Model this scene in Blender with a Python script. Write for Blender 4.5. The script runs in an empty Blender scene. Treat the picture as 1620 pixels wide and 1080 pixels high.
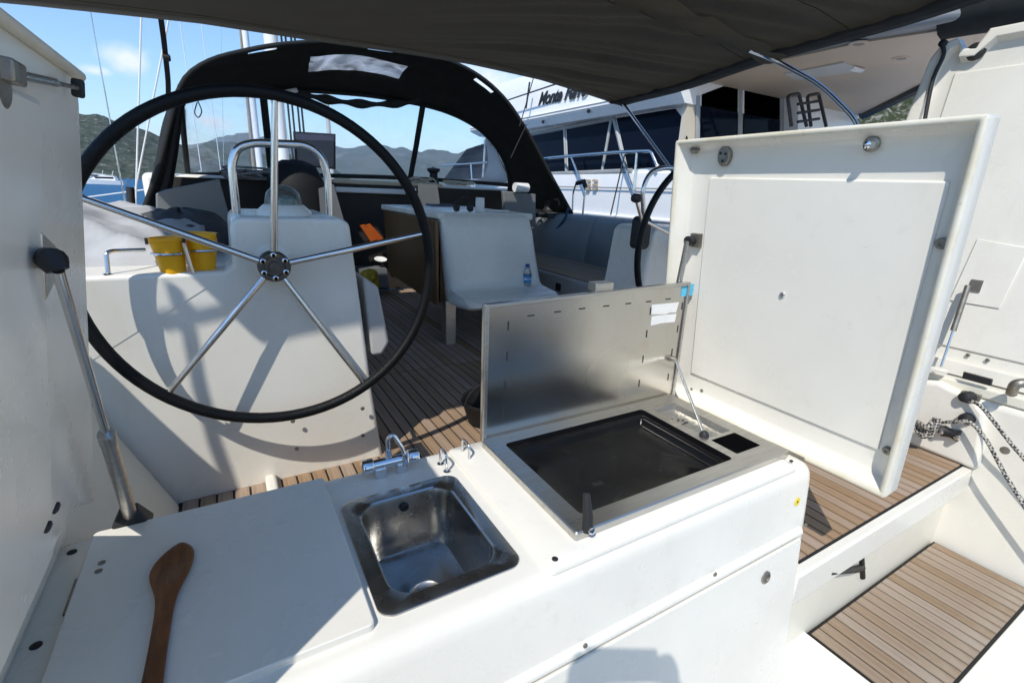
import bpy, bmesh, math, random
from mathutils import Vector, Matrix, noise
from math import radians as R, sin, cos, pi
random.seed(7)
scene = bpy.context.scene
col = scene.collection

# ---------------------------------------------------------------- camera
C = 1.05                                   # eye height above the cockpit sole (z = 0); +X starboard, +Y bow
FPX = 760.77
M = Matrix(((.86494134, -.116234, .48822754), (-.50033759, -.27574421, .82074809), (.03922708, -.95417754, -.29665881)))
EYE = Vector((0, 0, C))
cam = bpy.data.cameras.new('camera'); camo = bpy.data.objects.new('camera', cam); col.objects.link(camo)
rx, ry, rz = M.col[0], -M.col[1], -M.col[2]
camo.matrix_world = Matrix(((rx.x, ry.x, rz.x, 0), (rx.y, ry.y, rz.y, 0), (rx.z, ry.z, rz.z, C), (0, 0, 0, 1)))
cam.sensor_width = 36; cam.lens = FPX / 1620 * 36; cam.clip_start = .02; cam.clip_end = 20000
scene.camera = camo

# ---------------------------------------------------------------- world, sun, exposure
SUN = Vector((.499, .428, -.754)).normalized()          # direction the light travels
ELEV = math.asin(-SUN.z); ROT = math.atan2(-SUN.x, -SUN.y)
world = bpy.data.worlds.new('World'); scene.world = world; world.use_nodes = True
nt = world.node_tree; nt.nodes.clear()
def wn(t, **k):
    n = nt.nodes.new(t)
    for a, b in k.items(): setattr(n, a, b)
    return n
wo = wn('ShaderNodeOutputWorld'); bg = wn('ShaderNodeBackground'); bg.inputs[1].default_value = .148
sky = wn('ShaderNodeTexSky', sky_type='NISHITA', sun_disc=False); sky.sun_elevation = ELEV; sky.sun_rotation = ROT
sky.air_density = 1.0; sky.dust_density = .0; sky.ozone_density = 3.2
tc = wn('ShaderNodeTexCoord')
def vmath(op, a, b=None):
    n = wn('ShaderNodeVectorMath', operation=op)
    nt.links.new(a, n.inputs[0])
    if b is not None:
        if isinstance(b, Vector): n.inputs[1].default_value = b
        else: nt.links.new(b, n.inputs[1])
    return n
def mth(op, a, b=None, clamp=False):
    n = wn('ShaderNodeMath', operation=op, use_clamp=clamp)
    for i, v in enumerate((a, b)):
        if v is None: continue
        if isinstance(v, (int, float)): n.inputs[i].default_value = v
        else: nt.links.new(v, n.inputs[i])
    return n.outputs[0]
# fair-weather clouds: a few small puffs scattered low round the whole sky
mapn = wn('ShaderNodeMapping'); mapn.inputs['Scale'].default_value = (1, 1, 2.2); nt.links.new(tc.outputs['Generated'], mapn.inputs[0])
nz = wn('ShaderNodeTexNoise'); nz.inputs['Scale'].default_value = 7.0; nz.inputs['Detail'].default_value = 9; nz.inputs['Roughness'].default_value = .6
nt.links.new(mapn.outputs[0], nz.inputs[0])
soft = wn('ShaderNodeMapRange'); soft.inputs[1].default_value = .70; soft.inputs[2].default_value = .95; nt.links.new(nz.outputs[0], soft.inputs[0])
cl = soft.outputs[0]
def puff(px, py, rad, flat):                # one cloud standing in the sky at a given bearing
    d = (M @ Vector((px - 810, py - 540, FPX))).normalized()
    df = vmath('SUBTRACT', tc.outputs['Generated'], d); sc = vmath('MULTIPLY', df.outputs[0], Vector((1, 1, flat)))
    ln = vmath('LENGTH', sc.outputs[0]).outputs['Value']
    fall = mth('SUBTRACT', 1.0, mth('DIVIDE', ln, rad), True)
    n2 = wn('ShaderNodeTexNoise'); n2.inputs['Scale'].default_value = 16; n2.inputs['Detail'].default_value = 10; nt.links.new(tc.outputs['Generated'], n2.inputs[0])
    v = mth('ADD', mth('MULTIPLY', fall, 1.6), mth('MULTIPLY', mth('SUBTRACT', n2.outputs[0], .62), 3.2))
    return mth('MULTIPLY', mth('MULTIPLY', v, 1.0, True), mth('MULTIPLY', fall, 2.0, True))
for a in ((203, 93, .046, 1.3), (335, 192, .05, 2.4), (790, 130, .15, 1.6), (150, 112, .03, 2.5)):
    p = puff(*a); cl = mth('MAXIMUM', cl, mth('MULTIPLY', p, .85))
mix = wn('ShaderNodeMix', data_type='RGBA'); nt.links.new(cl, mix.inputs[0]); hsv = wn('ShaderNodeHueSaturation'); hsv.inputs['Saturation'].default_value = 1.10; nt.links.new(sky.outputs[0], hsv.inputs['Color']); nt.links.new(hsv.outputs[0], mix.inputs[6])
mix.inputs[7].default_value = (5.6, 5.8, 6.1, 1)
nt.links.new(mix.outputs[2], bg.inputs[0]); nt.links.new(bg.outputs[0], wo.inputs[0])
sun = bpy.data.lights.new('sun', 'SUN'); sun.energy = 3.05; sun.angle = R(.53); sun.color = (1, .955, .88)
suno = bpy.data.objects.new('sun', sun); col.objects.link(suno); suno.rotation_euler = SUN.to_track_quat('-Z', 'Y').to_euler(); suno.location = (-5, -5, 12)
vs = scene.view_settings; vs.view_transform = 'Standard'; vs.look = 'None'; vs.gamma = 1; vs.use_curve_mapping = False; vs.exposure = 0.55
scene.cycles.max_bounces = 14; scene.cycles.diffuse_bounces = 8; scene.cycles.glossy_bounces = 6; scene.cycles.transparent_max_bounces = 16

# ---------------------------------------------------------------- rays from the photograph on to real planes
def ray(px, py): return M @ Vector((px - 810, py - 540, FPX))
def PX(px, py, x): r = ray(px, py); return EYE + r * (x / r.x)
def PY(px, py, y): r = ray(px, py); return EYE + r * (y / r.y)
def PZ(px, py, z): r = ray(px, py); return EYE + r * ((z - C) / r.z)
def PP(px, py, O, n): r = ray(px, py); return EYE + r * ((Vector(O) - EYE).dot(n) / r.dot(n))

# ---------------------------------------------------------------- materials
MATS = {}
def mat(name, base, rough=.5, metal=0, spec=.5, var=None, scale=6, detail=5, bump=0, bscale=60, stretch=None, rvar=0, trans=0, coat=0, rand=0, ior=1.45, sub=None):
    m = bpy.data.materials.new(name); m.use_nodes = True; t = m.node_tree; p = t.nodes['Principled BSDF']
    p.inputs['Base Color'].default_value = (*base, 1); p.inputs['Roughness'].default_value = rough; p.inputs['Metallic'].default_value = metal
    p.inputs['Specular IOR Level'].default_value = spec; p.inputs['Coat Weight'].default_value = coat; p.inputs['IOR'].default_value = ior
    p.inputs['Transmission Weight'].default_value = trans
    cd = t.nodes.new('ShaderNodeTexCoord'); mp = t.nodes.new('ShaderNodeMapping'); t.links.new(cd.outputs['Object'], mp.inputs[0])
    if stretch: mp.inputs['Scale'].default_value = stretch
    out = None
    if var or rvar:
        n = t.nodes.new('ShaderNodeTexNoise'); n.inputs['Scale'].default_value = scale; n.inputs['Detail'].default_value = detail; n.inputs['Roughness'].default_value = .62
        t.links.new(mp.outputs[0], n.inputs[0])
        cr = t.nodes.new('ShaderNodeMapRange'); cr.inputs[1].default_value = .33; cr.inputs[2].default_value = .68; t.links.new(n.outputs[0], cr.inputs[0])
        if var:
            mx = t.nodes.new('ShaderNodeMix'); mx.data_type = 'RGBA'; mx.inputs[6].default_value = (*base, 1); mx.inputs[7].default_value = (*var, 1)
            t.links.new(cr.outputs[0], mx.inputs[0]); out = mx.outputs[2]
        if rvar:
            ra = t.nodes.new('ShaderNodeMapRange'); ra.inputs[3].default_value = rough; ra.inputs[4].default_value = rough + rvar
            t.links.new(cr.outputs[0], ra.inputs[0]); t.links.new(ra.outputs[0], p.inputs['Roughness'])
    if rand:
        oi = t.nodes.new('ShaderNodeObjectInfo'); hs = t.nodes.new('ShaderNodeHueSaturation'); mr = t.nodes.new('ShaderNodeMapRange')
        mr.inputs[3].default_value = 1 - rand; mr.inputs[4].default_value = 1 + rand
        t.links.new(oi.outputs['Random'], mr.inputs[0]); t.links.new(mr.outputs[0], hs.inputs['Value'])
        sa = t.nodes.new('ShaderNodeMapRange'); sa.inputs[3].default_value = 1.15; sa.inputs[4].default_value = .75; t.links.new(oi.outputs['Random'], sa.inputs[0]); t.links.new(sa.outputs[0], hs.inputs['Saturation'])
        if out: t.links.new(out, hs.inputs['Color'])
        else: hs.inputs['Color'].default_value = (*base, 1)
        out = hs.outputs[0]
    if out: t.links.new(out, p.inputs['Base Color'])
    if bump:
        n = t.nodes.new('ShaderNodeTexNoise'); n.inputs['Scale'].default_value = bscale; n.inputs['Detail'].default_value = 4; t.links.new(mp.outputs[0], n.inputs[0])
        b = t.nodes.new('ShaderNodeBump'); b.inputs['Strength'].default_value = bump; b.inputs['Distance'].default_value = .01
        t.links.new(n.outputs[0], b.inputs['Height']); t.links.new(b.outputs[0], p.inputs['Normal'])
    MATS[name] = m
    return m
def dirt(m, colr, scale, lo, hi, amt, stretch=(1, 1, 1)):
    """a second, sparser layer of stains laid over a material's colour"""
    t = m.node_tree; p = t.nodes['Principled BSDF']; l = p.inputs['Base Color'].links
    src = l[0].from_socket if l else None
    cd = t.nodes.new('ShaderNodeTexCoord'); mp = t.nodes.new('ShaderNodeMapping'); mp.inputs['Scale'].default_value = stretch; mp.inputs['Location'].default_value = (3.1, 1.7, .4); t.links.new(cd.outputs['Object'], mp.inputs[0])
    n = t.nodes.new('ShaderNodeTexNoise'); n.inputs['Scale'].default_value = scale; n.inputs['Detail'].default_value = 8; n.inputs['Roughness'].default_value = .7; t.links.new(mp.outputs[0], n.inputs[0])
    mr = t.nodes.new('ShaderNodeMapRange'); mr.inputs[1].default_value = lo; mr.inputs[2].default_value = hi; mr.inputs[4].default_value = amt; t.links.new(n.outputs[0], mr.inputs[0])
    mx = t.nodes.new('ShaderNodeMix'); mx.data_type = 'RGBA'; mx.inputs[7].default_value = (*colr, 1); t.links.new(mr.outputs[0], mx.inputs[0])
    if src: t.links.new(src, mx.inputs[6])
    else: mx.inputs[6].default_value = p.inputs['Base Color'].default_value
    t.links.new(mx.outputs[2], p.inputs['Base Color'])
GEL = mat('gelcoat', (.785, .755, .675), .16, var=(.73, .70, .62), scale=3.2, rvar=.20, bump=.014, bscale=7)
dirt(GEL, (.40, .365, .29), 8, .60, .80, .34)
dirt(GEL, (.26, .24, .20), 38, .68, .74, .24, (1, .22, 1))
dirt(GEL, (.46, .40, .28), 3.0, .60, .78, .30, (1, 1, .2))
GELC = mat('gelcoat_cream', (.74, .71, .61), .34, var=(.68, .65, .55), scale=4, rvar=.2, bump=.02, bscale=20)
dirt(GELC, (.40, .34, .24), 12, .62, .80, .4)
RIM = mat('gelcoat_edge', (.74, .715, .62), .4, var=(.66, .60, .45), scale=10, detail=6, bump=.03, bscale=120)
dirt(RIM, (.36, .25, .12), 45, .62, .72, .5)
STEEL = mat('brushed_steel', (.60, .585, .55), .26, 1, var=(.48, .465, .43), scale=5, rvar=.16, bump=.02, bscale=140, stretch=(1, 14, 14))
LIDST = mat('lid_steel', (.60, .585, .545), .19, 1, var=(.53, .51, .47), scale=2.2, detail=2, rvar=.12, bump=.010, bscale=9)
dirt(LIDST, (.46, .42, .34), 55, .52, .72, .28, (1, 1, .10))
dirt(LIDST, (.48, .38, .26), 5, .55, .75, .5)
SINKM = mat('sink_steel', (.50, .495, .48), .15, 1, var=(.40, .395, .38), scale=7, detail=8, rvar=.22, bump=.03, bscale=40)
dirt(SINKM, (.25, .235, .21), 26, .62, .74, .3)
HUBM = mat('dark_cast_metal', (.13, .125, .12), .3, 1, var=(.08, .078, .075), scale=40, rvar=.2)
CHROME = mat('chrome', (.72, .73, .75), .06, 1, rvar=.06, scale=20)
TUBE = mat('polished_tube', (.66, .66, .65), .13, 1, rvar=.12, scale=12)
DULL = mat('dull_metal', (.36, .34, .30), .42, .9, var=(.22, .20, .17), scale=30, rvar=.2)
BLK = mat('black_plastic', (.018, .018, .019), .42, rvar=.2, scale=25)
LEATH = mat('black_leather', (.006, .0065, .007), .32, spec=.2, rvar=.16, scale=40, bump=.25, bscale=260)
ENAMEL = mat('black_enamel', (.005, .005, .006), .10, spec=.14, var=(.008, .008, .008), scale=12, detail=8, rvar=.10, bump=.02, bscale=70)
dirt(ENAMEL, (.15, .16, .15), 11, .62, .80, .40)
CAULK = mat('caulk', (.012, .012, .012), .6)
TEAK = mat('teak', (.375, .262, .172), .62, var=(.27, .178, .108), scale=9, detail=9, stretch=(9, .55, 9), bump=.18, bscale=70, rand=.10)
TEAKW = mat('weathered_teak', (.325, .245, .17), .68, var=(.225, .155, .10), scale=9, detail=9, stretch=(9, .7, 9), bump=.22, bscale=70, rand=.13)
dirt(TEAKW, (.36, .33, .27), 5, .48, .75, .5)
VENEER = mat('brown_veneer', (.15, .080, .032), .32, var=(.095, .048, .018), scale=5, stretch=(9, 9, .7), bump=.03)
SPOON = mat('spoon_wood', (.235, .088, .027), .40, var=(.10, .034, .011), scale=9, detail=8, stretch=(7, 1.2, 7), rvar=.15, bump=.06, bscale=60)
CANVAS = mat('sprayhood_canvas', (.024, .0255, .025), .85, spec=.15, var=(.031, .032, .030), scale=8, bump=.10, bscale=22)
OLIVE = mat('bimini_canvas', (.050, .049, .042), .9, spec=.1, var=(.041, .040, .034), scale=5, bump=.10, bscale=30)
t = OLIVE.node_tree; tl = t.nodes.new('ShaderNodeBsdfTranslucent'); tl.inputs[0].default_value = (.085, .072, .050, 1); mx = t.nodes.new('ShaderNodeMixShader'); mx.inputs[0].default_value = .20
t.links.new(t.nodes['Principled BSDF'].outputs[0], mx.inputs[1]); t.links.new(tl.outputs[0], mx.inputs[2]); t.links.new(mx.outputs[0], t.nodes['Material Output'].inputs[0])
WEB = mat('webbing', (.012, .012, .014), .75, bump=.3, bscale=220)
NAVY = mat('tinted_glass', (.004, .007, .015), .05, spec=.2, rvar=.03, scale=2, ior=1.22)
WHITEP = mat('white_paint', (.83, .825, .81), .22, var=(.78, .775, .76), scale=1.2, rvar=.1)
SOFFIT = mat('tan_soffit', (.50, .395, .295), .5, var=(.45, .355, .265), scale=1.1)
YEL = mat('yellow_plastic', (.90, .45, .006), .34, var=(.82, .38, .006), scale=14, rvar=.15)
dirt(YEL, (.40, .20, .03), 22, .62, .75, .35)
GREYV = mat('grey_vinyl', (.34, .355, .36), .5, var=(.28, .295, .30), scale=4, bump=.06, bscale=14)
BLUEG = mat('blue_grey_cushion', (.235, .26, .27), .55, var=(.20, .222, .232), scale=3, bump=.10, bscale=9)
FABW = mat('white_cover_cloth', (.47, .475, .48), .75, var=(.38, .385, .39), scale=6, bump=.25, bscale=7)
INT = mat('cabin_interior', (.035, .030, .026), .6, var=(.022, .019, .017), scale=3)
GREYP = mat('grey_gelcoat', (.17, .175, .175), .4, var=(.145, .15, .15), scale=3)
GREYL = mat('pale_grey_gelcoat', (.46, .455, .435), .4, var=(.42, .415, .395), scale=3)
ORANGE = mat('orange_cover', (.46, .10, .012), .5, var=(.36, .07, .01), scale=10)
PAPER = mat('paper_white', (.80, .80, .77), .6, var=(.70, .70, .68), scale=14)
LABELB = mat('blue_print', (.02, .20, .52), .4, var=(.05, .32, .62), scale=45)
STICK = mat('light_blue_sticker', (.06, .42, .66), .45, var=(.14, .55, .78), scale=70)
YSTICK = mat('yellow_sticker', (.80, .62, .03), .4)
SCREEN = mat('dark_screen', (.055, .055, .10), .12, var=(.075, .075, .13), scale=3)
RUBBER = mat('black_rubber', (.007, .007, .008), .7, bump=.1)
GOLD = mat('yellow_cloth', (.68, .50, .03), .7, var=(.24, .13, .02), scale=24, detail=6, bump=.5, bscale=40)
def clear(name, tint, alpha, rough=.06, haze=.0, hcol=(.8, .82, .85), hs=3):
    m = bpy.data.materials.new(name); m.use_nodes = True; t = m.node_tree; t.nodes.clear()
    o = t.nodes.new('ShaderNodeOutputMaterial'); tr = t.nodes.new('ShaderNodeBsdfTransparent'); tr.inputs[0].default_value = (*tint, 1)
    gl = t.nodes.new('ShaderNodeBsdfGlossy'); gl.inputs['Roughness'].default_value = rough
    fr = t.nodes.new('ShaderNodeFresnel'); fr.inputs[0].default_value = 1.42
    m1 = t.nodes.new('ShaderNodeMixShader'); t.links.new(fr.outputs[0], m1.inputs[0]); t.links.new(tr.outputs[0], m1.inputs[1]); t.links.new(gl.outputs[0], m1.inputs[2])
    last = m1
    if haze:
        d = t.nodes.new('ShaderNodeBsdfTranslucent'); d.inputs[0].default_value = (*hcol, 1)
        n = t.nodes.new('ShaderNodeTexNoise'); n.inputs['Scale'].default_value = hs; n.inputs['Detail'].default_value = 8; n.inputs['Distortion'].default_value = 1.2
        cd = t.nodes.new('ShaderNodeTexCoord'); t.links.new(cd.outputs['Object'], n.inputs[0])
        mr = t.nodes.new('ShaderNodeMapRange'); mr.inputs[1].default_value = .40; mr.inputs[2].default_value = .75; mr.inputs[3].default_value = haze * .35; mr.inputs[4].default_value = haze * 1.7; t.links.new(n.outputs[0], mr.inputs[0])
        m2 = t.nodes.new('ShaderNodeMixShader'); t.links.new(mr.outputs[0], m2.inputs[0]); t.links.new(m1.outputs[0], m2.inputs[1]); t.links.new(d.outputs[0], m2.inputs[2]); last = m2
    t.links.new(last.outputs[0], o.inputs[0])
    return m
VINYL = clear('clear_vinyl', (.93, .95, .96), 1, .05, .05)
VINYLH = clear('scratched_vinyl', (.92, .94, .95), 1, .08, .16, hs=5)
SKYL = clear('milky_vinyl', (.9, .92, .92), 1, .15, .30, hs=4)
GLASS = clear('clear_plastic', (.93, .96, .97), 1, .04, .03)

# ---------------------------------------------------------------- scene tree helpers
def tag(o, label=None, cat=None, group=None, kind=None):
    if label: o['label'] = label
    if cat: o['category'] = cat
    if group: o['group'] = group
    if kind: o['kind'] = kind
    return o
def thing(name, label, cat, loc=(0, 0, 0), group=None):
    o = bpy.data.objects.new(name, None); col.objects.link(o); o.location = loc; o.empty_display_size = .05
    return tag(o, label, cat, group)
def adopt(o, parent):
    o.parent = parent
    if parent.type == 'EMPTY': o.matrix_parent_inverse = Matrix.Translation(-Vector(parent.location))
    return o
class MB:
    """collects shapes, links them as ONE mesh object"""
    def __init__(s): s.v = []; s.f = []
    def add(s, vs, fs):
        k = len(s.v); s.v += [tuple(p) for p in vs]; s.f += [[i + k for i in q] for q in fs]; return s
    def box(s, x0, x1, y0, y1, z0, z1, fn=None):
        p = [(x, y, z) for z in (z0, z1) for y in (y0, y1) for x in (x0, x1)]
        if fn: p = [fn(*q) for q in p]
        return s.add(p, [(0, 2, 3, 1), (4, 5, 7, 6), (0, 1, 5, 4), (2, 6, 7, 3), (0, 4, 6, 2), (1, 3, 7, 5)])
    def rings(s, loops, cap0=False, cap1=False, closed=True):
        n = len(loops[0]); k = len(s.v)
        for L in loops: s.v += [tuple(p) for p in L]
        for i in range(len(loops) - 1):
            for j in range(n if closed else n - 1):
                a = k + i * n + j; b = k + i * n + (j + 1) % n
                s.f.append([a, b, b + n, a + n])
        if cap0: s.f.append([k + j for j in range(n)][::-1])
        if cap1: s.f.append([k + (len(loops) - 1) * n + j for j in range(n)])
        return s
    def tube(s, pts, r, n=10, cap=True, closed=False):
        pts = [Vector(p) for p in pts]; rr_ = r if isinstance(r, (list, tuple)) else [r] * len(pts)
        loops = []; up = None
        for i, p in enumerate(pts):
            a = pts[i - 1] if (i or closed) else p; b = pts[(i + 1) % len(pts)] if (i < len(pts) - 1 or closed) else p
            d = (b - a).normalized()
            if up is None:
                up = Vector((0, 0, 1)) if abs(d.z) < .9 else Vector((1, 0, 0))
            u = (up - d * up.dot(d)).normalized(); w = d.cross(u); up = u
            loops.append([p + (u * cos(2 * pi * k / n) + w * sin(2 * pi * k / n)) * rr_[i] for k in range(n)])
        if closed: loops.append(loops[0]); return s.rings(loops)
        return s.rings(loops, cap, cap)
    def lathe(s, o, ax, prof, n=20, cap=True):
        o = Vector(o); ax = Vector(ax).normalized(); t = Vector((1, 0, 0)) if abs(ax.x) < .8 else Vector((0, 1, 0))
        u = (t - ax * t.dot(ax)).normalized(); w = ax.cross(u)
        return s.rings([[o + ax * h + (u * cos(2 * pi * k / n) + w * sin(2 * pi * k / n)) * max(r, .0002) for k in range(n)] for r, h in prof], cap, cap)
    def prism(s, poly, fn, d0, d1):
        return s.rings([[fn(a, b, d0) for a, b in poly], [fn(a, b, d1) for a, b in poly]], True, True)
    def grid(s, fn, nu, nv, skip=None):
        k = len(s.v)
        for j in range(nv + 1):
            for i in range(nu + 1): s.v.append(tuple(fn(i / nu, j / nv)))
        for j in range(nv):
            for i in range(nu):
                if skip and skip(i, j): continue
                a = k + j * (nu + 1) + i; s.f.append([a, a + 1, a + nu + 2, a + nu + 1])
        return s
    def flat(s, outer, holes, fn):
        """a flat face with holes; loops are 2-D"""
        bm = bmesh.new(); es = []
        for L in [outer] + holes:
            vs_ = [bm.verts.new((a, b, 0)) for a, b in L]
            es += [bm.edges.new((vs_[i], vs_[(i + 1) % len(vs_)])) for i in range(len(vs_))]
        bmesh.ops.triangle_fill(bm, edges=es, use_beauty=True, use_dissolve=False)
        bm.verts.index_update()
        vv = [fn(v.co.x, v.co.y) for v in bm.verts]; ff = [[v.index for v in f.verts] for f in bm.faces]
        bm.free(); return s.add(vv, ff)
    def build(s, name, m, parent=None, smooth=40, bevel=0, seg=3, solid=0, sub=0):
        me = bpy.data.meshes.new(name); me.from_pydata(s.v, [], s.f)
        bm = bmesh.new(); bm.from_mesh(me); bmesh.ops.remove_doubles(bm, verts=bm.verts, dist=1e-5); bmesh.ops.recalc_face_normals(bm, faces=bm.faces); bm.to_mesh(me); bm.free()
        if smooth:
            me.polygons.foreach_set('use_smooth', [True] * len(me.polygons)); me.set_sharp_from_angle(angle=R(smooth))
        me.materials.append(m)
        o = bpy.data.objects.new(name, me); col.objects.link(o)
        if bevel:
            b = o.modifiers.new('bevel', 'BEVEL'); b.width = bevel; b.segments = seg; b.limit_method = 'ANGLE'; b.angle_limit = R(35); b.use_clamp_overlap = True
            me.polygons.foreach_set('use_smooth', [True] * len(me.polygons)); me.set_sharp_from_angle(angle=R(80))
            b.harden_normals = False
        if sub:
            q = o.modifiers.new('sub', 'SUBSURF'); q.levels = q.render_levels = sub
        if solid:
            q = o.modifiers.new('solid', 'SOLIDIFY'); q.thickness = solid; q.offset = 0
        if parent: adopt(o, parent)
        return o
def rr(x0, x1, y0, y1, r, n=6):
    out = []
    for cx, cy, a in ((x1 - r, y1 - r, 0), (x0 + r, y1 - r, 90), (x0 + r, y0 + r, 180), (x1 - r, y0 + r, 270)):
        for k in range(n + 1):
            t = R(a + 90 * k / n); out.append((cx + r * cos(t), cy + r * sin(t)))
    return out
def spline(pts, n=8):
    pts = [Vector(p) for p in pts]; out = []
    for i in range(len(pts) - 1):
        p0 = pts[max(i - 1, 0)]; p1 = pts[i]; p2 = pts[i + 1]; p3 = pts[min(i + 2, len(pts) - 1)]
        for k in range(n):
            t = k / n
            out.append(.5 * ((2 * p1) + (p2 - p0) * t + (2 * p0 - 5 * p1 + 4 * p2 - p3) * t * t + (3 * p1 - p0 - 3 * p2 + p3) * t ** 3))
    out.append(pts[-1]); return out
def fillet(pts, r, n=5):
    """polyline with rounded corners"""
    pts = [Vector(p) for p in pts]; out = [pts[0]]
    for i in range(1, len(pts) - 1):
        a, b, c = pts[i - 1], pts[i], pts[i + 1]; k = min(r, (a - b).length * .49, (c - b).length * .49)
        p = b + (a - b).normalized() * k; q = b + (c - b).normalized() * k
        for j in range(n + 1):
            t = j / n; out.append(p * (1 - t) ** 2 + b * 2 * t * (1 - t) + q * t * t)
    out.append(pts[-1]); return out
def mesh(name, m, parent, *shapes, **k):
    b = MB()
    for fn, *a in shapes: getattr(b, fn)(*a)
    return b.build(name, m, parent, **k)
def screw(pos, nrm, r, parent, m=None, name='screw'):
    return MB().lathe(Vector(pos) - Vector(nrm) * .001, nrm, [(r, 0), (r, .0025), (r * .6, .004), (r * .25, .0042), (r * .2, .003)], 12).build(name, m or DULL, parent)

# ================================================================ SETTING: sea, shore, far boats
SEA = -1.0
wm = bpy.data.materials.new('sea_water'); wm.use_nodes = True; t = wm.node_tree; p = t.nodes['Principled BSDF']
p.inputs['Base Color'].default_value = (.006, .085, .20, 1); p.inputs['Roughness'].default_value = .38; p.inputs['IOR'].default_value = 1.33; p.inputs['Specular IOR Level'].default_value = .10
cd = t.nodes.new('ShaderNodeTexCoord'); b1 = t.nodes.new('ShaderNodeBump'); n1 = t.nodes.new('ShaderNodeTexNoise'); n1.inputs['Scale'].default_value = 1.1; n1.inputs['Detail'].default_value = 6
t.links.new(cd.outputs['Object'], n1.inputs[0]); t.links.new(n1.outputs[0], b1.inputs['Height']); b1.inputs['Strength'].default_value = .8; b1.inputs['Distance'].default_value = .35; t.links.new(b1.outputs[0], p.inputs['Normal'])
tag(MB().grid(lambda u, v: ((u - .5) * 16000, (v - .5) * 16000, SEA), 8, 8).build('sea', wm, smooth=0), kind='structure')
def hillmat(name, g1, g2, rock, scale, lo, hi):
    m = mat(name, g1, .9, spec=.1, var=g2, scale=scale, detail=9)
    dirt(m, rock, scale * 1.7, lo, hi, .85)
    return m
def fbm(v, o=5): return noise.fractal(v, 1.0, 2.1, o)
def hill(name, m, a0, a1, prof, d0, d1, na=110, nr=26, rough=.16, fs=.02):
    """terrain between two bearings (degrees clockwise from the bow) rising from the water at d0 to its crest"""
    def fn(u, v):
        a = R(a0 + (a1 - a0) * u); x = u * (len(prof) - 1); i = min(int(x), len(prof) - 2); h = prof[i] + (prof[i + 1] - prof[i]) * (x - i)
        d = d0 + (d1 - d0) * v; q = Vector((d * sin(a), d * cos(a), 0))
        s = sin(min(v * 1.25, 1) * pi / 2) if v < .8 else cos((v - .8) / .2 * pi / 2) ** .7
        z = h * s * (1 + rough * 2.2 * fbm(q * fs)) + h * rough * .6 * fbm(q * fs * 5 + Vector((7, 3, 1))) * min(1, v * 6)
        return (q.x, q.y, SEA - .5 + max(z, 0) + (.6 if v > 0 else 0))
    return tag(MB().grid(fn, na, nr).build(name, m, smooth=60), kind='structure')
H1 = hillmat('maquis_hill', (.018, .027, .018), (.085, .095, .062), (.30, .28, .26), .16, .55, .68)
H2 = hillmat('wooded_hill', (.020, .034, .018), (.075, .088, .052), (.22, .21, .19), .045, .58, .72)
H3 = hillmat('far_ridge', (.055, .075, .055), (.10, .11, .09), (.20, .20, .19), .004, .55, .7)
H4 = hillmat('limestone_slope', (.022, .032, .014), (.055, .064, .032), (.30, .28, .25), .42, .50, .60)
hill('hill', H1, -62, 2, [90, 88, 92, 96, 90, 86, 88, 84, 82, 80, 76, 68, 42, 12], 480, 980, 420, 60, .09, .010)
hill('wooded_headland', H2, -9, 13, [6, 52, 74, 66, 84, 78, 60, 70, 58, 40, 8], 1000, 1700, 90, 20, .13, .004)
hill('far_mountain', H3, -30, 50, [170, 220, 190, 250, 215, 280, 240, 300, 260, 310, 280, 240, 210], 2900, 4600, 200, 26, .17, .0017)
hill('rocky_slope', H4, 42, 85, [26, 40, 44, 46, 50, 48, 44], 70, 210, 130, 60, .10, .03)

# far motor boats on the water
def far_cruiser(px, py, dist, L, label, group='motor yachts anchored far off', yaw=80, s=1.0):
    r = ray(px, py); r.z = 0; r.normalize(); o = Vector((0, 0, SEA)) + r * dist; o.z = SEA
    th = thing('motor_cruiser', label, 'motor boat', o, group)
    a = R(yaw); ux = Vector((cos(a), sin(a), 0)); uy = Vector((-sin(a), cos(a), 0))
    def W(x, y, z): return o + ux * x * L + uy * y * L + Vector((0, 0, z * L))
    def sect(x, w0, w1, z0, z1): return [W(x, -w1, z1), W(x, -w0, z0), W(x, w0, z0), W(x, w1, z1)]
    MB().rings([sect(-.5, .10, .13, -.01, .10), sect(-.2, .12, .15, -.01, .105), sect(.15, .10, .14, -.01, .12), sect(.38, .04, .09, -.01, .14), sect(.52, .002, .004, .05, .155)], True, True).build('hull', WHITEP, th)
    MB().rings([[W(x, -y, .10), W(x, y, .10), W(x + d, y * .8, z), W(x + d, -y * .8, z)] for x, y, z, d in ((-.34, .10, .20, .02), (-.05, .10, .215, .0), (.10, .09, .19, -.06), (.22, .07, .135, -.03))], True, True).build('superstructure', WHITEP, th)
    MB().rings([[W(x, -y, .215), W(x, y, .215), W(x, y, z), W(x, -y, z)] for x, y, z in ((-.32, .08, .222), (-.05, .08, .235), (.02, .07, .225))], True, True).build('flybridge', WHITEP, th)
    MB().box(-.30, .09, -.102, .102, .145, .185, lambda x, y, z: W(x, y, z)).build('side_window', NAVY, th)
    MB().tube([W(-.25, 0, .22), W(-.30, 0, .34)], .006 * L, 6).build('radar_mast', WHITEP, th)
    return th
tag(MB().prism([(-60, -3.4), (60, -3.4), (60, -60), (-60, -60)], lambda a, b, d: Vector((a, b, -2.5 + d)), 0, 2.25).build('bounce_quay', mat('bounce_quay_stone', (.36, .31, .24), .85, var=(.28, .24, .19), scale=.8, bump=.3, bscale=12), smooth=0), kind='structure')  # unseen quay behind the camera, added for warm bounce light and steel reflections
far_cruiser(161, 290, 150, 9, 'white motor cruiser at anchor below the green hill, long raked bow', yaw=168)
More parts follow.
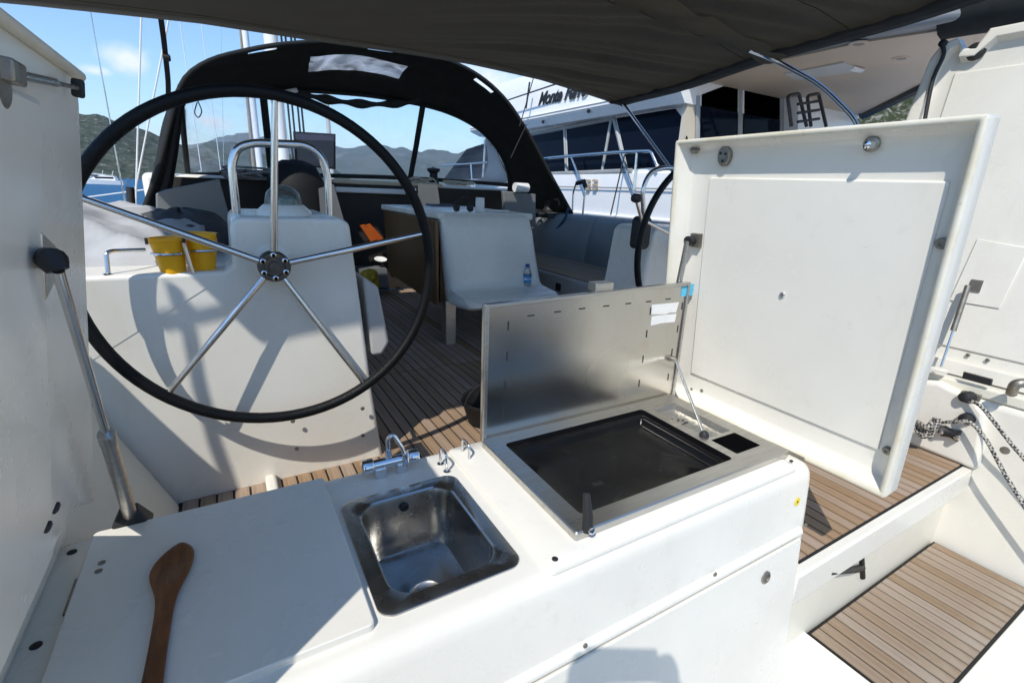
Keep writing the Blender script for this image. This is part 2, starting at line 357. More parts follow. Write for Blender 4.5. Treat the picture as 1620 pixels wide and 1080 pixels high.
far_cruiser(148, 283, 240, 11, 'smaller looking white motor cruiser moored behind the anchored one, near the shore', yaw=200)
def sailboat(px, dist, zm, label, hcol, mastr=.09, furl=None, L=11, group='sailing boats moored beyond the bow'):
    r = ray(px, 290); r.z = 0; r.normalize(); o = Vector((0, 0, 0)) + r * dist; o.z = SEA
    th = thing('moored_sailboat', label, 'sailboat', o, group)
    MB().rings([[o + Vector((w * s, y * L, z)) for s, z in ((-1, 1.2), (-.8, 0), (.8, 0), (1, 1.2))] for y, w in ((-.4, 1.3), (0, 1.7), (.3, 1.2), (.5, .05))], True, True).build('hull', hcol, th)
    MB().tube([o + Vector((0, .8, 1)), o + Vector((0, .8, zm))], [mastr, mastr * .85], 12).build('mast', WHITEP, th)
    MB().tube([o + Vector((0, .7, 2.4)), o + Vector((0, -3.4, 2.5))], .08, 10).build('boom', FABW, th)
    for s in (-1, 1) if dist < 30 else (): MB().tube([o + Vector((s * 1.5, .6, 1.2)), o + Vector((0, .8, zm * .95))], .008, 5).build('shroud', TUBE, th)
    MB().box(-.9, .9, -1.5, 2.2, 1.15, 1.6, lambda x, y, z: o + Vector((x, y, z))).build('cabin', hcol, th, bevel=.1)
    if furl: MB().tube([o + Vector((0, L * .48, 1.4)), o + Vector((0, 1.0, zm * .93))], [.09, .05], 10).build('furled_jib', furl, th)
    return th
TANC = mat('tan_sail_cover', (.46, .36, .25), .8, var=(.36, .27, .18), scale=3)
sailboat(416, 24, 17, 'moored sailing boat whose mast carries a tan sail cover', WHITEP, .13, TANC)
sailboat(321, 42, 15, 'distant sailing boat with a thin mast seen through the scratched vinyl window', WHITEP, .03)
sailboat(352, 55, 16, 'most distant sailing boat, its hair-thin mast seen through the scratched vinyl window', WHITEP, .035)

# ================================================================ OWN BOAT: sole, steps, coamings
PITCH = .0505
def planks(root, m, x0, x1, y0, y1, z, name='teak_plank', cuts=(), th=.004, gap=.0072, ex=()):
    n = round((x1 - x0) / PITCH); w = (x1 - x0) / n; cache = {}
    ys = [y0] + list(cuts) + [y1]
    for i in range(n):
        for a, b in zip(ys[:-1], ys[1:]):
            for lo, hi, ya in ex:                          # cut-outs: within x lo..hi boards start at ya
                if lo <= x0 + (i + .5) * w <= hi: a = max(a, ya)
            if b - a < .02: continue
            k = round(b - a, 3)
            if k not in cache:
                o = MB().box(-w / 2 + gap / 2, w / 2 - gap / 2, gap / 2, (b - a) - gap / 2, 0, th).build(name, m, None, smooth=0)
                cache[k] = o.data
            else:
                o = bpy.data.objects.new(name, cache[k]); col.objects.link(o)
            o.location = (x0 + (i + .5) * w, a, z)
            o.parent = root
sole = tag(MB().box(-.245, 1.40, 1.12, 5.05, -.03, 0).box(1.4003, 2.638, .5805, 5.05, -.03, 0).build('cockpit_sole', CAULK, smooth=0), kind='structure')
planks(sole, TEAK, -.235, 1.40, 1.145, 5.0, .0005, cuts=(2.62,))
planks(sole, TEAK, 1.405, 2.63, .585, 5.0, .0005, cuts=(2.62,))
# step edge under the walkway, well below it and the transom step
lip = thing('walkway_step', 'white moulded step edge under the teak walkway beside the galley', 'step', (2, .56, -.4))
MB().box(1.34, 2.66, .550, 1.1, -.115, -.002).build('nosing', GEL, lip, bevel=.007)
MB().box(1.34, 2.70, .60, .70, -.95, -.114).build('riser', GELC, lip)
hk = thing('black_door_hook', 'black plastic arm sticking out of the cream riser below the walkway', 'hook', PY(1358, 893, .60))
MB().tube([PY(1362, 880, .598), PY(1364, 912, .598)], .011, 12).build('base', BLK, hk)
MB().tube([PY(1363, 897, .595), PY(1352, 900, .58), PY(1316, 907, .55)], [.013, .012, .004], 10).build('arm', BLK, hk)
st = tag(MB().box(1.6205, 2.642, .2505, .590, -.45, -.402).build('transom_step', CAULK, smooth=0), kind='structure')
planks(st, TEAKW, 1.625, 2.635, .255, .585, -.4015)
ts = thing('transom_moulding', 'white moulded transom sides and sill round the lower teak step', 'transom', (2, .2, -.5))
MB().box(1.30, 1.620, .2505, .605, -.8, -.4035).build('step_edge', GEL, ts, bevel=.003)
MB().box(1.25, 2.9, -.30, .250, -.8, -.404).build('sill', GEL, ts, bevel=.003)
MB().box(1.25, 2.9, .20, .62, -.95, -.452).build('step_base', GELC, ts)

tag(MB().box(-1.3, 1.30, -1.5, .62, -.52, -.45).build('swim_platform', GEL, bevel=.02), kind='structure')
# starboard seat box with the tall open lid
sb = thing('starboard_seat_box', 'white moulded seat box on the starboard side, with rope fittings', 'seat box', (2.8, .6, 0))
MB().box(2.66, 3.5, -.9, 1.72, -1.0, .30).build('wall', GEL, sb, bevel=.03)
def sbp(a, b, d): return Vector((2.66 - d, a, b))
q = [PX(*p_, 2.63) for p_ in ((1436, 700), (1547, 744), (1562, 655), (1545, 632), (1486, 603), (1440, 600))]
MB().prism([(v.y, v.z) for v in q], sbp, -.01, .045).build('moulded_pad', GEL, sb, bevel=.018)
MB().box(2.665, 3.5, -.9, 1.72, .30, .345).build('shaded_rim', GELC, sb, bevel=.008)
q = [PX(*p_, 2.655) for p_ in ((1525, 588), (1570, 600), (1568, 610), (1523, 598))]
MB().prism([(v.y, v.z) for v in q], sbp, -.004, .012).build('catch_plate', BLK, sb)
for px, py in ((1590, 712),): screw(PX(px, py, 2.66), (-1, 0, 0), .016, sb)
LB = Vector((2.70, 0, .36))
def l2(y, s, d): return Vector((2.74 + .10 * s - d, y, .36 + s))
N2 = Vector((-1, 0, .10)).normalized()
def l2p(px, py, d=0): v = PP(px, py, (2.74 - d, 0, .36), N2); return v.y, v.z - .36
yA = l2p(1440, 190)[0]; zT = l2p(1600, 40)[1]; zn = l2p(1530, 62)[1]; y1_ = l2p(1500, 62)[0]; y2_ = l2p(1527, 60)[0]; y3_ = l2p(1560, 45)[0]
outer = [(-.5, 0), (yA + .06, 0), (yA + .03, .9), (yA - .01, zn - .06), (yA - .04, zn - .005), (y1_ - .04, zn + .01), (y2_ - .01, zn - .04), (y3_ + .01, zn - .045), (y3_ - .02, zT), (-.5, zT)]
ins = [(-.46, .03), (yA + .02, .03), (yA - .02, .9), (yA - .055, zn - .10), (yA - .08, zn - .05), (y1_ - .06, zn - .04), (y2_ - .005, zn - .09), (y3_ + .005, zn - .095), (y3_ - .05, zT - .055), (-.46, zT - .055)]
lid2 = tag(MB().rings([[l2(y, s, -.05) for y, s in outer], [l2(y, s, .012) for y, s in outer], [l2(y * .995, s - .006, .018) for y, s in outer], [l2(y, s + .02, .018) for y, s in ins], [l2(y, s, -.02) for y, s in ins]], True, True).build('seat_lid', GEL, sb, bevel=.006), 'tall white lid standing open, cable and black knob at its corner')
pa = l2p(1508, 115); pb = l2p(1620, 95)
MB().prism([(-.4, .10), (yA - .10, .10), (pa[0], pa[1]), (-.4, pb[1] - .02)], l2, -.025, -.012).build('inner_panel', GEL, lid2, bevel=.006)
ra, rb = l2p(1545, 378), l2p(1590, 490)
MB().prism([(ra[0], ra[1]), (rb[0], ra[1] - .02), (rb[0] + .02, rb[1]), (ra[0] + .02, rb[1])], l2, -.011, -.006).build('moulded_recess', GEL, lid2, bevel=.004)
ka = l2p(1543, 82); MB().lathe(l2(ka[0], ka[1], -.02), N2, [(.030, 0), (.036, .012), (.032, .03), (.016, .036)], 18).build('knob', BLK, lid2)
c0, c1, c2, c3 = (l2p(*p_) for p_ in ((1495, 72), (1497, 90), (1480, 130), (1466, 200)))
MB().tube(spline([l2(*c0, .03), l2(*c1, .03), l2(*c2, .03), l2(*c3, .03)]), .0085, 8).build('cable', BLK, lid2)
MB().lathe(l2(c0[0], c0[1], -.01), N2, [(.016, 0), (.016, .04), (.008, .045)], 12).build('cable_clip', BLK, lid2)
s0, s1 = l2p(1543, 452), l2p(1490, 580)
br = MB().box(-.02, .02, -.025, .025, 0, .02, lambda x, y, z: l2(s0[0] + x, s0[1] + y, -.02 + z)).build('strut_bracket', DULL, lid2)
A_ = l2(s0[0] + .015, s0[1], .03); B_ = PX(1489, 580, 2.66)
gs = MB().tube([A_, A_.lerp(B_, .55)], .011, 10).build('strut_cylinder', DULL, lid2)
MB().tube([A_.lerp(B_, .54), B_], .005, 8).build('strut_rod', TUBE, lid2)
MB().box(2.62, 2.665, B_.y - .03, B_.y + .03, B_.z - .02, B_.z - .008).build('strut_foot', GEL, lid2)
for px, py in ((1530, 562), (1561, 570)): a_ = l2p(px, py); screw(l2(a_[0], a_[1], -.011), N2, .008, lid2)
# ropes and fittings on that box
ropem = mat('braided_rope', (.62, .59, .52), .8, bump=.5, bscale=260)
t = ropem.node_tree; ck = t.nodes.new('ShaderNodeTexChecker'); ck.inputs['Scale'].default_value = 105; ck.inputs[1].default_value = (.50, .47, .41, 1); ck.inputs[2].default_value = (.035, .035, .038, 1)
cd = t.nodes.new('ShaderNodeTexCoord'); mp = t.nodes.new('ShaderNodeMapping'); mp.inputs['Rotation'].default_value = (.6, .5, .8); t.links.new(cd.outputs['Object'], mp.inputs[0]); t.links.new(mp.outputs[0], ck.inputs[0]); t.links.new(ck.outputs[0], t.nodes['Principled BSDF'].inputs['Base Color'])
def rope(name, pix, x, r, label, n=6):
    o = MB().tube(spline([PX(a, b, x + (d if d else 0)) for a, b, d in pix], n), r, 8).build(name, ropem)
    return tag(o, label, 'rope')
rope('mooring_rope', [(1530, 633, 0), (1550, 641, -.02), (1575, 670, -.03), (1600, 702, -.03), (1640, 750, -.02), (1700, 840, 0)], 2.60, .0075, 'black and white rope running down from the upper fairlead on the seat box')
rope('mooring_rope', [(1452, 684, 0), (1470, 672, -.02), (1492, 668, 0), (1518, 667, -.02), (1535, 668, -.02), (1560, 695, -.03), (1590, 750, -.03), (1630, 815, -.02), (1680, 900, 0)], 2.59, .0075, 'black and white rope led through the lower fairlead above the walkway')
rope('rope_knot', [(1446, 672, 0), (1462, 690, -.03), (1478, 664, -.01), (1466, 676, -.04), (1452, 668, 0), (1470, 690, -.02), (1484, 662, -.03)], 2.57, .011, 'knotted rope end by the lower fairlead, above the teak walkway', 8)
for px, py, L in ((1530, 630, 'upper black fairlead on the seat box, rope leaving it towards the stern'), (1530, 664, 'lower black fairlead ring on the seat box, between knot and falling rope')):
    f_ = thing('fairlead', L, 'fairlead', PX(px, py, 2.62), 'rope fittings on the seat box')
    p0 = PX(px, py, 2.60); MB().lathe(p0 + Vector((.03, 0, 0)), (-1, .2, .1), [(.026, 0), (.026, .02), (.020, .045), (.012, .05)], 14).build('body', BLK, f_)
    MB().box(-.012, .012, -.03, .03, -.018, .018, lambda x, y, z: p0 + Vector((x + .035, y, z))).build('base', DULL, f_)
cl_ = thing('rope_clutch', 'black two-hole plastic cleat on the seat box just above the walkway', 'cleat', PX(1507, 686, 2.6))
pc, pd = PX(1492, 681, 2.605), PX(1518, 690, 2.605)
MB().tube([pc, pc.lerp(pd, .5), pd], [.026, .018, .026], 14).build('body', BLK, cl_)
for v in (pc, pd): MB().lathe(v + Vector((-.02, 0, 0)), (-1, 0, 0), [(.011, 0), (.011, .01), (.006, .012)], 12).build('bolt', TUBE, cl_)
r_ = thing('edge_fitting', 'dark metal fitting at the seat box edge below the tall lid', 'fitting', PX(1612, 610, 2.62))
MB().tube(spline([PX(1600, 622, 2.60), PX(1607, 608, 2.57), PX(1628, 605, 2.6)]), .018, 10).build('body', DULL, r_)

# port coaming and helm moulding: one front outline pushed forward, face leaning a little
def helm_y(z): return 1.672 + .05 * max(0, 1 - z / .45)
pc_ = thing('helm_pedestal', 'white moulded port helm pedestal with ledge, grab rail and compass', 'pedestal', (.2, 1.75, 0))
front = [(-1.25, -.02), (-1.25, .785), (-.02, .785), (.004, .80), (.012, .925), (.03, .945), (.335, .945), (.362, .925), (.385, .62), (.412, .30), (.452, -.02)]
def fl(loop, dy): return [Vector((x, helm_y(z) + dy, z)) for x, z in loop]
fr2 = [(x * 1 + (.012 if x < .2 else -.012) * (1 if z > .5 or x > .3 else 0), z - (.012 if z > .5 else 0)) for x, z in front]
MB().rings([[Vector((x, helm_y(z) + .028, z)) for x, z in front], [Vector((x, 2.25, z)) for x, z in front]], True, True).build('body', GEL, pc_, bevel=.026, seg=4)
wl = MB(); wl.add([(-.235, 1.0, 0), (-.235, 1.73, 0), (-.40, 1.69, .45), (-.40, 1.0, .45), (-1.0, 1.0, 0), (-1.0, 1.73, 0), (-1.0, 1.69, .45), (-1.0, 1.0, .45)], [(0, 1, 2, 3), (4, 7, 6, 5), (3, 2, 6, 7), (0, 3, 7, 4), (1, 5, 6, 2), (0, 4, 5, 1)])
tag(wl.build('coaming_side', GELC, bevel=.02), 'cream sloping bulkhead between the port hatch lid and helm pedestal', 'bulkhead')
MB().box(.018, .056, 1.64, 1.75, 0, .035).build('foot_block', GEL, pc_, bevel=.012)
qc_ = thing('port_quarter_coaming', 'white port quarter coaming outboard of the galley, behind its open lid', 'coaming', (-1.0, .6, 0))
MB().prism([(-.4, -.9), (1.47, -.9), (1.47, 1.06), (1.40, 1.045), (1.18, .956), (.9, .935), (-.4, .93)], lambda a, b, d: Vector((d, a, b)), -1.4, -.70).build('moulding', GEL, qc_, bevel=.012)
for px, py in ((470, 711), (463, 665), (573, 645), (575, 690)): v = PY(px, py, 1.70); v.y = helm_y(v.z) + .001; screw(v, (0, -1, 0), .0075, pc_)
# control box on the pedestal's inboard side
bx_ = [(PY(a, b, 1.80).x, PY(a, b, 1.80).z) for a, b in ((566, 432), (590, 448), (607, 533), (596, 552), (580, 553))]
MB().prism(bx_, lambda a, b, d: Vector((a, 1.72 + d, b)), 0, .22).build('control_box', GREYL, pc_, bevel=.012)
# compass
cx = PY(450, 338, 1.86); cz = .945
MB().lathe((cx.x, 1.86, cz), (0, 0, 1), [(.088, 0), (.086, .012), (.066, .030), (.060, .034)], 28).build('compass_base', GEL, pc_)
MB().lathe((cx.x, 1.86, cz + .03), (0, 0, 1), [(.058, 0), (.058, .018), (.050, .042), (.034, .058), (.012, .066), (.001, .067)], 28).build('compass_dome', clear('compass_glass', (.75, .80, .78), 1, .05, .25), pc_)
MB().lathe((cx.x, 1.86, cz + .032), (0, 0, 1), [(.046, 0), (.046, .02), (.02, .03)], 20).build('compass_card', mat('compass_card', (.10, .16, .13), .5, var=(.5, .55, .5), scale=70), pc_)
# grab rail: twin stainless hoop
for k, dy in enumerate((0, .035)):
    y = 1.93 + dy; pts = [PY(*p_, y) for p_ in ((376, 350), (366, 262), (374, 234), (400, 226), (484, 229), (508, 246), (518, 275), (522, 352))]
    pts[0].z = pts[-1].z = .94
    MB().tube(fillet(pts, .05, 6), .0135, 12).build('grab_rail', TUBE, pc_)

# ================================================================ STEERING WHEELS
def make_wheel(c, r, y, label, spokes, hub_dy=.035, loc=None):
    th = thing('steering_wheel', label, 'steering wheel', (c[0], y, c[1]), 'twin steering wheels')
    cc = Vector((c[0], y, c[1])); N = 96
    MB().tube([cc + Vector((r * cos(2 * pi * k / N), 0, r * sin(2 * pi * k / N))) for k in range(N)], .0168, 14, closed=True).build('rim', LEATH, th)
    hub = cc + Vector((-.006, hub_dy, .004))
    for a in spokes:
        d = Vector((cos(R(a)), 0, sin(R(a)))); e = cc + d * r
        MB().tube([hub + d * .035, hub.lerp(e, .5) + Vector((0, .004, 0)), e + Vector((0, .004, 0)) - d * .006], [.0105, .0105, .0085], 12).build('spoke', TUBE, th)
        MB().tube([e + Vector((0, .012, 0)) - d * .022, e + Vector((0, -.004, 0)) + d * .010], .010, 8).build('spoke_ferrule', TUBE, th)
    h = MB().lathe(hub + Vector((0, .035, 0)), (0, -1, 0), [(.030, 0), (.046, .01), (.046, .045), (.042, .050), (.030, .050), (.028, .046), (.016, .046), (.015, .055), (.006, .055)], 28).build('hub', HUBM, th)
    for k in range(6):
        a = R(30 + 60 * k); MB().lathe(hub + Vector((.035 * cos(a), -.012, .035 * sin(a))), (0, -1, 0), [(.0085, 0), (.0085, .004), (.005, .006), (.004, .003)], 10).build('bolt', TUBE, h)
    MB().lathe(hub + Vector((0, .075, 0)), (0, -1, 0), [(.062, 0), (.060, .012), (.028, .018), (.028, .05)], 26).build('shaft_boot', GEL, th)
    return th
WY = 1.6; wc = (.1217, C - .2499); wr = .4816
def ang(px, py): v = PY(px, py, WY); return math.degrees(math.atan2(v.z - wc[1], v.x - wc[0]))
make_wheel(wc, wr, WY, 'large black-rimmed steering wheel with five polished spokes on the port pedestal', [ang(435, 165), ang(140, 318), ang(658, 373), ang(262, 627), ang(575, 605)])
make_wheel((2.27, C - .26), .48, 1.80, 'starboard steering wheel, its black rim peeking out behind the open galley lid', [90, 162, 234, 306, 18])

# buckets in their stainless rack
def bucket(pxl, pxr, pyt, pyb, pxb, y, label):
    a, b = PY(pxl, pyt, y), PY(pxr, pyt, y); bt = PY(pxb, pyb, y); rt = (b - a).length / 2 * .97; c0 = Vector(((a.x + b.x) / 2, y, (a.z + b.z) / 2)); c1 = Vector((bt.x, y, bt.z))
    ax = (c0 - c1); h = ax.length; th = thing('yellow_bucket', label, 'bucket', c1, 'yellow buckets in the rack')
    MB().lathe(c1, ax, [(.001, .004), (rt * .68, .0), (rt * .70, .004), (rt * .90, h * .72), (rt * .96, h * .90), (rt * 1.04, h * .91), (rt * 1.04, h), (rt * .99, h), (rt * .93, h * .9), (rt * .68, .01), (.001, .012)], 30, cap=False).build('body', YEL, th)
    for s in (-1, 1): MB().box(-.012, .012, -.004, .004, -.012, .006, lambda x, y_, z: c0 + Vector((s * rt * 1.0 + x * .3, y_ - .02, z - .006))).build('handle_lug', BLK, th)
    return c0, c1, rt
b1 = bucket(231, 292, 375, 434, 276, 1.735, 'yellow plastic bucket nearest the white cover, in the stainless rack')
b2 = bucket(288, 345, 368, 431, 323, 1.765, 'yellow plastic bucket next to the helm pedestal, in the stainless rack')
rk = thing('bucket_rack', 'polished stainless wire rack holding the yellow buckets on the ledge', 'rack', (-.12, 1.8, .785))
for c0, c1, rt in (b1, b2):
    m_ = c1.lerp(c0, .58); rr_ = rt * .93
    MB().tube([m_ + Vector((rr_ * cos(2 * pi * k / 30), rr_ * sin(2 * pi * k / 30), 0)) for k in range(30)], .0042, 8, closed=True).build('ring', TUBE, rk)
pm = (b1[1].lerp(b1[0], .58) + b2[1].lerp(b2[0], .58)) / 2; pm.y -= .045
MB().tube([pm + Vector((0, 0, .03)), Vector((pm.x + .012, pm.y, .782))], .006, 8).build('post', TUBE, rk)
MB().tube(fillet([PY(172, 441, 1.72), PY(168, 400, 1.74), PY(178, 397, 1.75), PY(228, 395, 1.85)], .02, 5), .006, 10).build('rail', TUBE, rk)
v = PY(172, 441, 1.72); MB().lathe((v.x, v.y, .783), (0, 0, 1), [(.012, 0), (.012, .004), (.008, .006)], 12).build('foot', TUBE, rk)

# ================================================================ GALLEY CABINET
TZ = .35
def gy(z): return .585 - .09 * (.33 - z)              # front face leans aft towards the bottom
gl = thing('galley_cabinet', 'white moulded galley cabinet with locker door, sink and griddle cut into its top', 'cabinet', (.4, .85, -.4))
gx0, gx1, gy1 = -.80, 1.378, 1.135
def plan(inset, r): return rr(gx0 + inset, gx1 - inset, .585 + inset, gy1 - inset, r, 7)
levels = [(.034, TZ, .022), (.020, TZ - .003, .035), (.008, TZ - .012, .045), (.002, TZ - .024, .05), (0, TZ - .04, .052), (0, .0, .052), (0, -.40, .052), (0, -.9, .052)]
def dropy(x, y, z):
    f = max(0, min(1, (1.0 - y) / .4)); return Vector((x, y + (gy(min(z, .33)) - .585) * f, z))
g = MB().rings([[dropy(x, y, z) for x, y in plan(i, r)] for i, z, r in levels])
g.flat(plan(.034, .022), [rr(.168, .416, .663, .980, .05, 6), rr(.59, 1.285, .675, 1.04, .01, 2)], lambda x, y: Vector((x, y, TZ)))
g.build('body', GEL, gl, smooth=50)
# raised panel round the griddle
gp = MB(); o_ = rr(.463, 1.292, .598, 1.108, .014, 4); h_ = rr(.575, 1.30 - .012, .66, 1.06, .008, 2)
o2 = rr(.466, 1.289, .601, 1.105, .012, 4)
gp.rings([[Vector((x, y, TZ - .004)) for x, y in o_], [Vector((x, y, TZ + .006)) for x, y in o_], [Vector((x, y, TZ + .009)) for x, y in o2]]); gp.flat(o2, [h_], lambda x, y: Vector((x, y, TZ + .009)))
gp.build('griddle_surround', GEL, gl, smooth=50)
screw(PZ(878, 884, TZ + .009), (0, 0, 1), .0065, gl, BLK); screw(PZ(1252, 729, TZ + .009), (0, 0, 1), .005, gl, BLK)
# worktop lid
lo = rr(-.300, .138, .634, 1.108, .011, 5); li = rr(-.298, .136, .636, 1.106, .009, 5)
wt = MB().rings([[Vector((x, y, z)) for x, y in L] for L, z in ((lo, TZ - .004), (lo, TZ + .013), (li, TZ + .015))], True, True).build('worktop_lid', GEL, gl, smooth=25)
for px, py in ((134, 885), (139, 872)):                 # hinge screws by the lid edge
    screw(PZ(px + 22, py + 18, TZ + .015), (0, 0, 1), .006, gl, DULL)
for px, py in ((114, 873), (57, 1021)): screw(PZ(px, py, TZ), (0, 0, 1), .008, gl, BLK)
MB().box(-.307, -.302, .90, .985, TZ - .002, TZ + .006).build('hinge', DULL, gl)
# locker door
FO, FN = Vector((0, .585, .33)), Vector((0, -1, .09)).normalized()
def fp(px, py, d=0): return PP(px, py, FO + FN * d, FN)
def ff(x, z, d): return Vector((x, gy(z), z)) + FN * d
zt = fp(1250, 856).z; xr_ = fp(1262, 870).x
dr = MB().prism([(-.2, -.85), (xr_, -.85), (xr_, zt - .008), (xr_ - .008, zt), (-.2, zt)], ff, -.004, .007).build('locker_door', GEL, gl, bevel=.004)
zl = fp(1255, 838).z
MB().tube([ff(-.2, zl - .012, -.002), ff(xr_ - .01, zl - .012, -.002)], .0145, 14).build('door_lip', GEL, gl)
MB().prism([(-.2, zt + .001), (xr_ - .015, zt + .001), (xr_ - .015, zt + .007), (-.2, zt + .007)], ff, -.002, .0015).build('door_gap', BLK, gl)
for px, py in ((921, 1015), (1126, 904), (1269, 827)): v = fp(px, py); screw(ff(v.x, v.z, .010), FN, .0055, gl)
v = fp(1207, 910)
lk = MB().lathe(ff(v.x, v.z, .006), FN, [(.0185, 0), (.0185, .004), (.016, .006), (.012, .006), (.011, .003), (.004, .003)], 24).build('lock', DULL, dr)
v = fp(1261, 793); MB().lathe(ff(v.x, v.z, .0005), FN, [(.0125, 0), (.0125, .001)], 24).build('round_sticker', YSTICK, gl)
MB().lathe(ff(v.x, v.z, .0012), FN, [(.006, 0), (.006, .0012)], 3).build('sticker_triangle', mat('sticker_print', (.20, .16, .02), .5), gl)

# ---------------------------------------------------------------- sink
sk = thing('galley_sink', 'square stainless steel sink with dark flat rim set into the galley top', 'sink', (.29, .82, .2))
def lp(x0, x1, y0, y1, r, z): return [Vector((x, y, z)) for x, y in rr(x0, x1, y0, y1, r, 8)]
SB = .205
L = [lp(.150, .434, .645, .999, .030, TZ + .0005), lp(.150, .434, .645, .999, .030, TZ + .0035), lp(.152, .432, .647, .997, .029, TZ + .0045), lp(.180, .404, .674, .968, .048, TZ + .0045), lp(.184, .400, .678, .964, .048, TZ + .001), lp(.187, .397, .681, .961, .048, TZ - .012),
     lp(.192, .392, .687, .955, .046, SB + .04), lp(.195, .389, .690, .952, .045, SB + .022), lp(.202, .382, .697, .945, .042, SB + .008), lp(.215, .369, .710, .932, .034, SB + .001), lp(.235, .349, .73, .912, .02, SB)]
MB().rings(L, False, True).build('basin', SINKM, sk, smooth=33)
dv = PZ(676, 940, SB)
MB().lathe((dv.x, dv.y, SB - .002), (0, 0, 1), [(.040, 0), (.040, .005), (.034, .007), (.030, .004), (.018, .001), (.0165, .004), (.012, .004), (.0115, .001), (.002, .001)], 28).build('drain', STEEL, sk)
MB().lathe((dv.x, dv.y, SB - .001), (0, 0, 1), [(.010, 0), (.010, .0025)], 14).build('drain_hole', BLK, sk)
ov = PY(640, 802, .955); MB().lathe(ov + Vector((0, .004, 0)), (0, -1, 0), [(.011, 0), (.011, .005), (.007, .006), (.006, .003)], 16).build('overflow_hole', BLK, sk)
# ---------------------------------------------------------------- tap
tp = thing('folding_tap', 'chrome folding tap with two end knobs behind the sink', 'tap', PZ(615, 748, TZ))
a_, b_ = PY(572, 741, 1.075), PY(662, 722, 1.075); ax = (b_ - a_).normalized(); Lt = (b_ - a_).length; zc_ = TZ + .034
a_ = Vector((a_.x, 1.075, zc_)); b_ = Vector((b_.x, 1.075, zc_)); ax = Vector((1, 0, 0)); Lt = b_.x - a_.x
MB().tube([a_ + ax * .02, b_ - ax * .02], .0135, 16).build('body', CHROME, tp)
for e, s in ((a_, 1), (b_, -1)):
    MB().lathe(e, ax * s, [(.010, 0), (.0175, .002), (.019, .006), (.019, .026), (.0165, .029), (.012, .03)], 20).build('knob', CHROME, tp)
for k in (.30, .68):
    q = a_ + ax * Lt * k; MB().box(-.014, .014, -.014, .014, TZ, zc_ - .006, lambda x, y, z: Vector((q.x + x, q.y + y, z))).build('mounting_block', CHROME, tp, bevel=.003)
q = a_ + ax * Lt * .48; q2 = a_ + ax * Lt * .74
sp = fillet([q + Vector((0, .004, .008)), q + Vector((-.002, .004, .062)), q + Vector((.012, .002, .074)), q2 + Vector((-.004, -.01, .030)), q2 + Vector((0, -.012, -.004))], .018, 6)
MB().tube(sp, .0058, 12).build('spout', CHROME, tp)
MB().tube([q + Vector((0, .004, .006)), q + Vector((-.0015, .004, .034))], .0088, 14).build('spout_collar', CHROME, tp)
MB().tube([q2 + Vector((0, -.012, .02)), q2 + Vector((0, -.014, -.012))], .0095, 12).build('spout_tip', CHROME, tp)
# ---------------------------------------------------------------- chrome staples
for (f0, f1, top), L_ in ((((697, 734), (707, 746), (703, 702)), 'chrome wire staple standing at the rear corner of the sink'), (((731, 718), (742, 730), (737, 694)), 'chrome wire staple standing between sink and griddle lid')):
    p0, p1 = PZ(*f0, TZ + .001), PZ(*f1, TZ + .001); h = .05
    s_ = thing('chrome_staple', L_, 'staple', p0, 'wire staples on the galley top')
    MB().tube(fillet([p0, p0 + Vector((0, 0, h)), p1 + Vector((0, 0, h)), p1], .014, 6), .0034, 10).build('wire', CHROME, s_)
    for v in (p0, p1): MB().lathe(v - Vector((0, 0, .001)), (0, 0, 1), [(.0095, 0), (.0095, .004), (.006, .006)], 14).build('foot', CHROME, s_)
# ---------------------------------------------------------------- griddle
gz = TZ + .0095
gr = thing('griddle', 'stainless steel built-in griddle with black tray and lid standing open', 'griddle', (.93, .86, gz))
fo = rr(.556, 1.318, .642, 1.080, .006, 3); fi = rr(.559, 1.315, .645, 1.077, .005, 3)
tr_ = rr(.604, 1.128, .688, 1.034, .012, 3); c1_ = rr(1.160, 1.268, .700, .786, .004, 2); c2_ = rr(1.160, 1.268, .800, 1.020, .004, 2)
FR = MB().rings([[Vector((x, y, z)) for x, y in L_] for L_, z in ((fo, gz), (fo, gz + .016), (fi, gz + .019))])
FR.flat(fi, [tr_, c1_, c2_], lambda x, y: Vector((x, y, gz + .019)))
FR.build('frame', STEEL, gr, smooth=30)
zt_ = gz + .019
def ring_(l, dx, z): 
    cx_ = sum(a for a, b in l) / len(l); cy_ = sum(b for a, b in l) / len(l); hx = max(a for a, b in l) - cx_; hy = max(b for a, b in l) - cy_
    return [Vector((cx_ + (a - cx_) * (hx - dx) / hx, cy_ + (b - cy_) * (hy - dx) / hy, z)) for a, b in l]
MB().rings([ring_(tr_, 0, zt_), ring_(tr_, .002, zt_ - .014), ring_(tr_, .016, zt_ - .017), ring_(tr_, .020, zt_ - .022), ring_(tr_, .024, zt_ - .040), ring_(tr_, .032, zt_ - .045), ring_(tr_, .10, zt_ - .046)], False, True).build('black_tray', ENAMEL, gr, smooth=50)
MB().rings([ring_(c1_, 0, zt_), ring_(c1_, .001, zt_ - .05)], False, True).build('side_pocket', ENAMEL, gr, smooth=30)
MB().rings([ring_(c2_, 0, zt_), ring_(c2_, .001, zt_ - .022), ring_(c2_, .012, zt_ - .024)], False, True).build('control_pocket', STEEL, gr, smooth=30)
for k in range(10): MB().lathe((1.185 + .016 * (k % 4) + random.uniform(-.004, .004), .93 + .02 * (k // 4) + random.uniform(-.006, .006), zt_ - .0235), (0, 0, 1), [(.004, 0), (.004, .0012)], 10).build('vent_hole', BLK, gr)
hv = PZ(930, 838, zt_)
MB().tube([Vector((hv.x, hv.y, zt_ - .002)), Vector((hv.x, hv.y + .004, zt_ + .030)), Vector((hv.x + .004, hv.y + .020, zt_ + .075))], [.0125, .0115, .0075], 14).build('lever', BLK, gr)
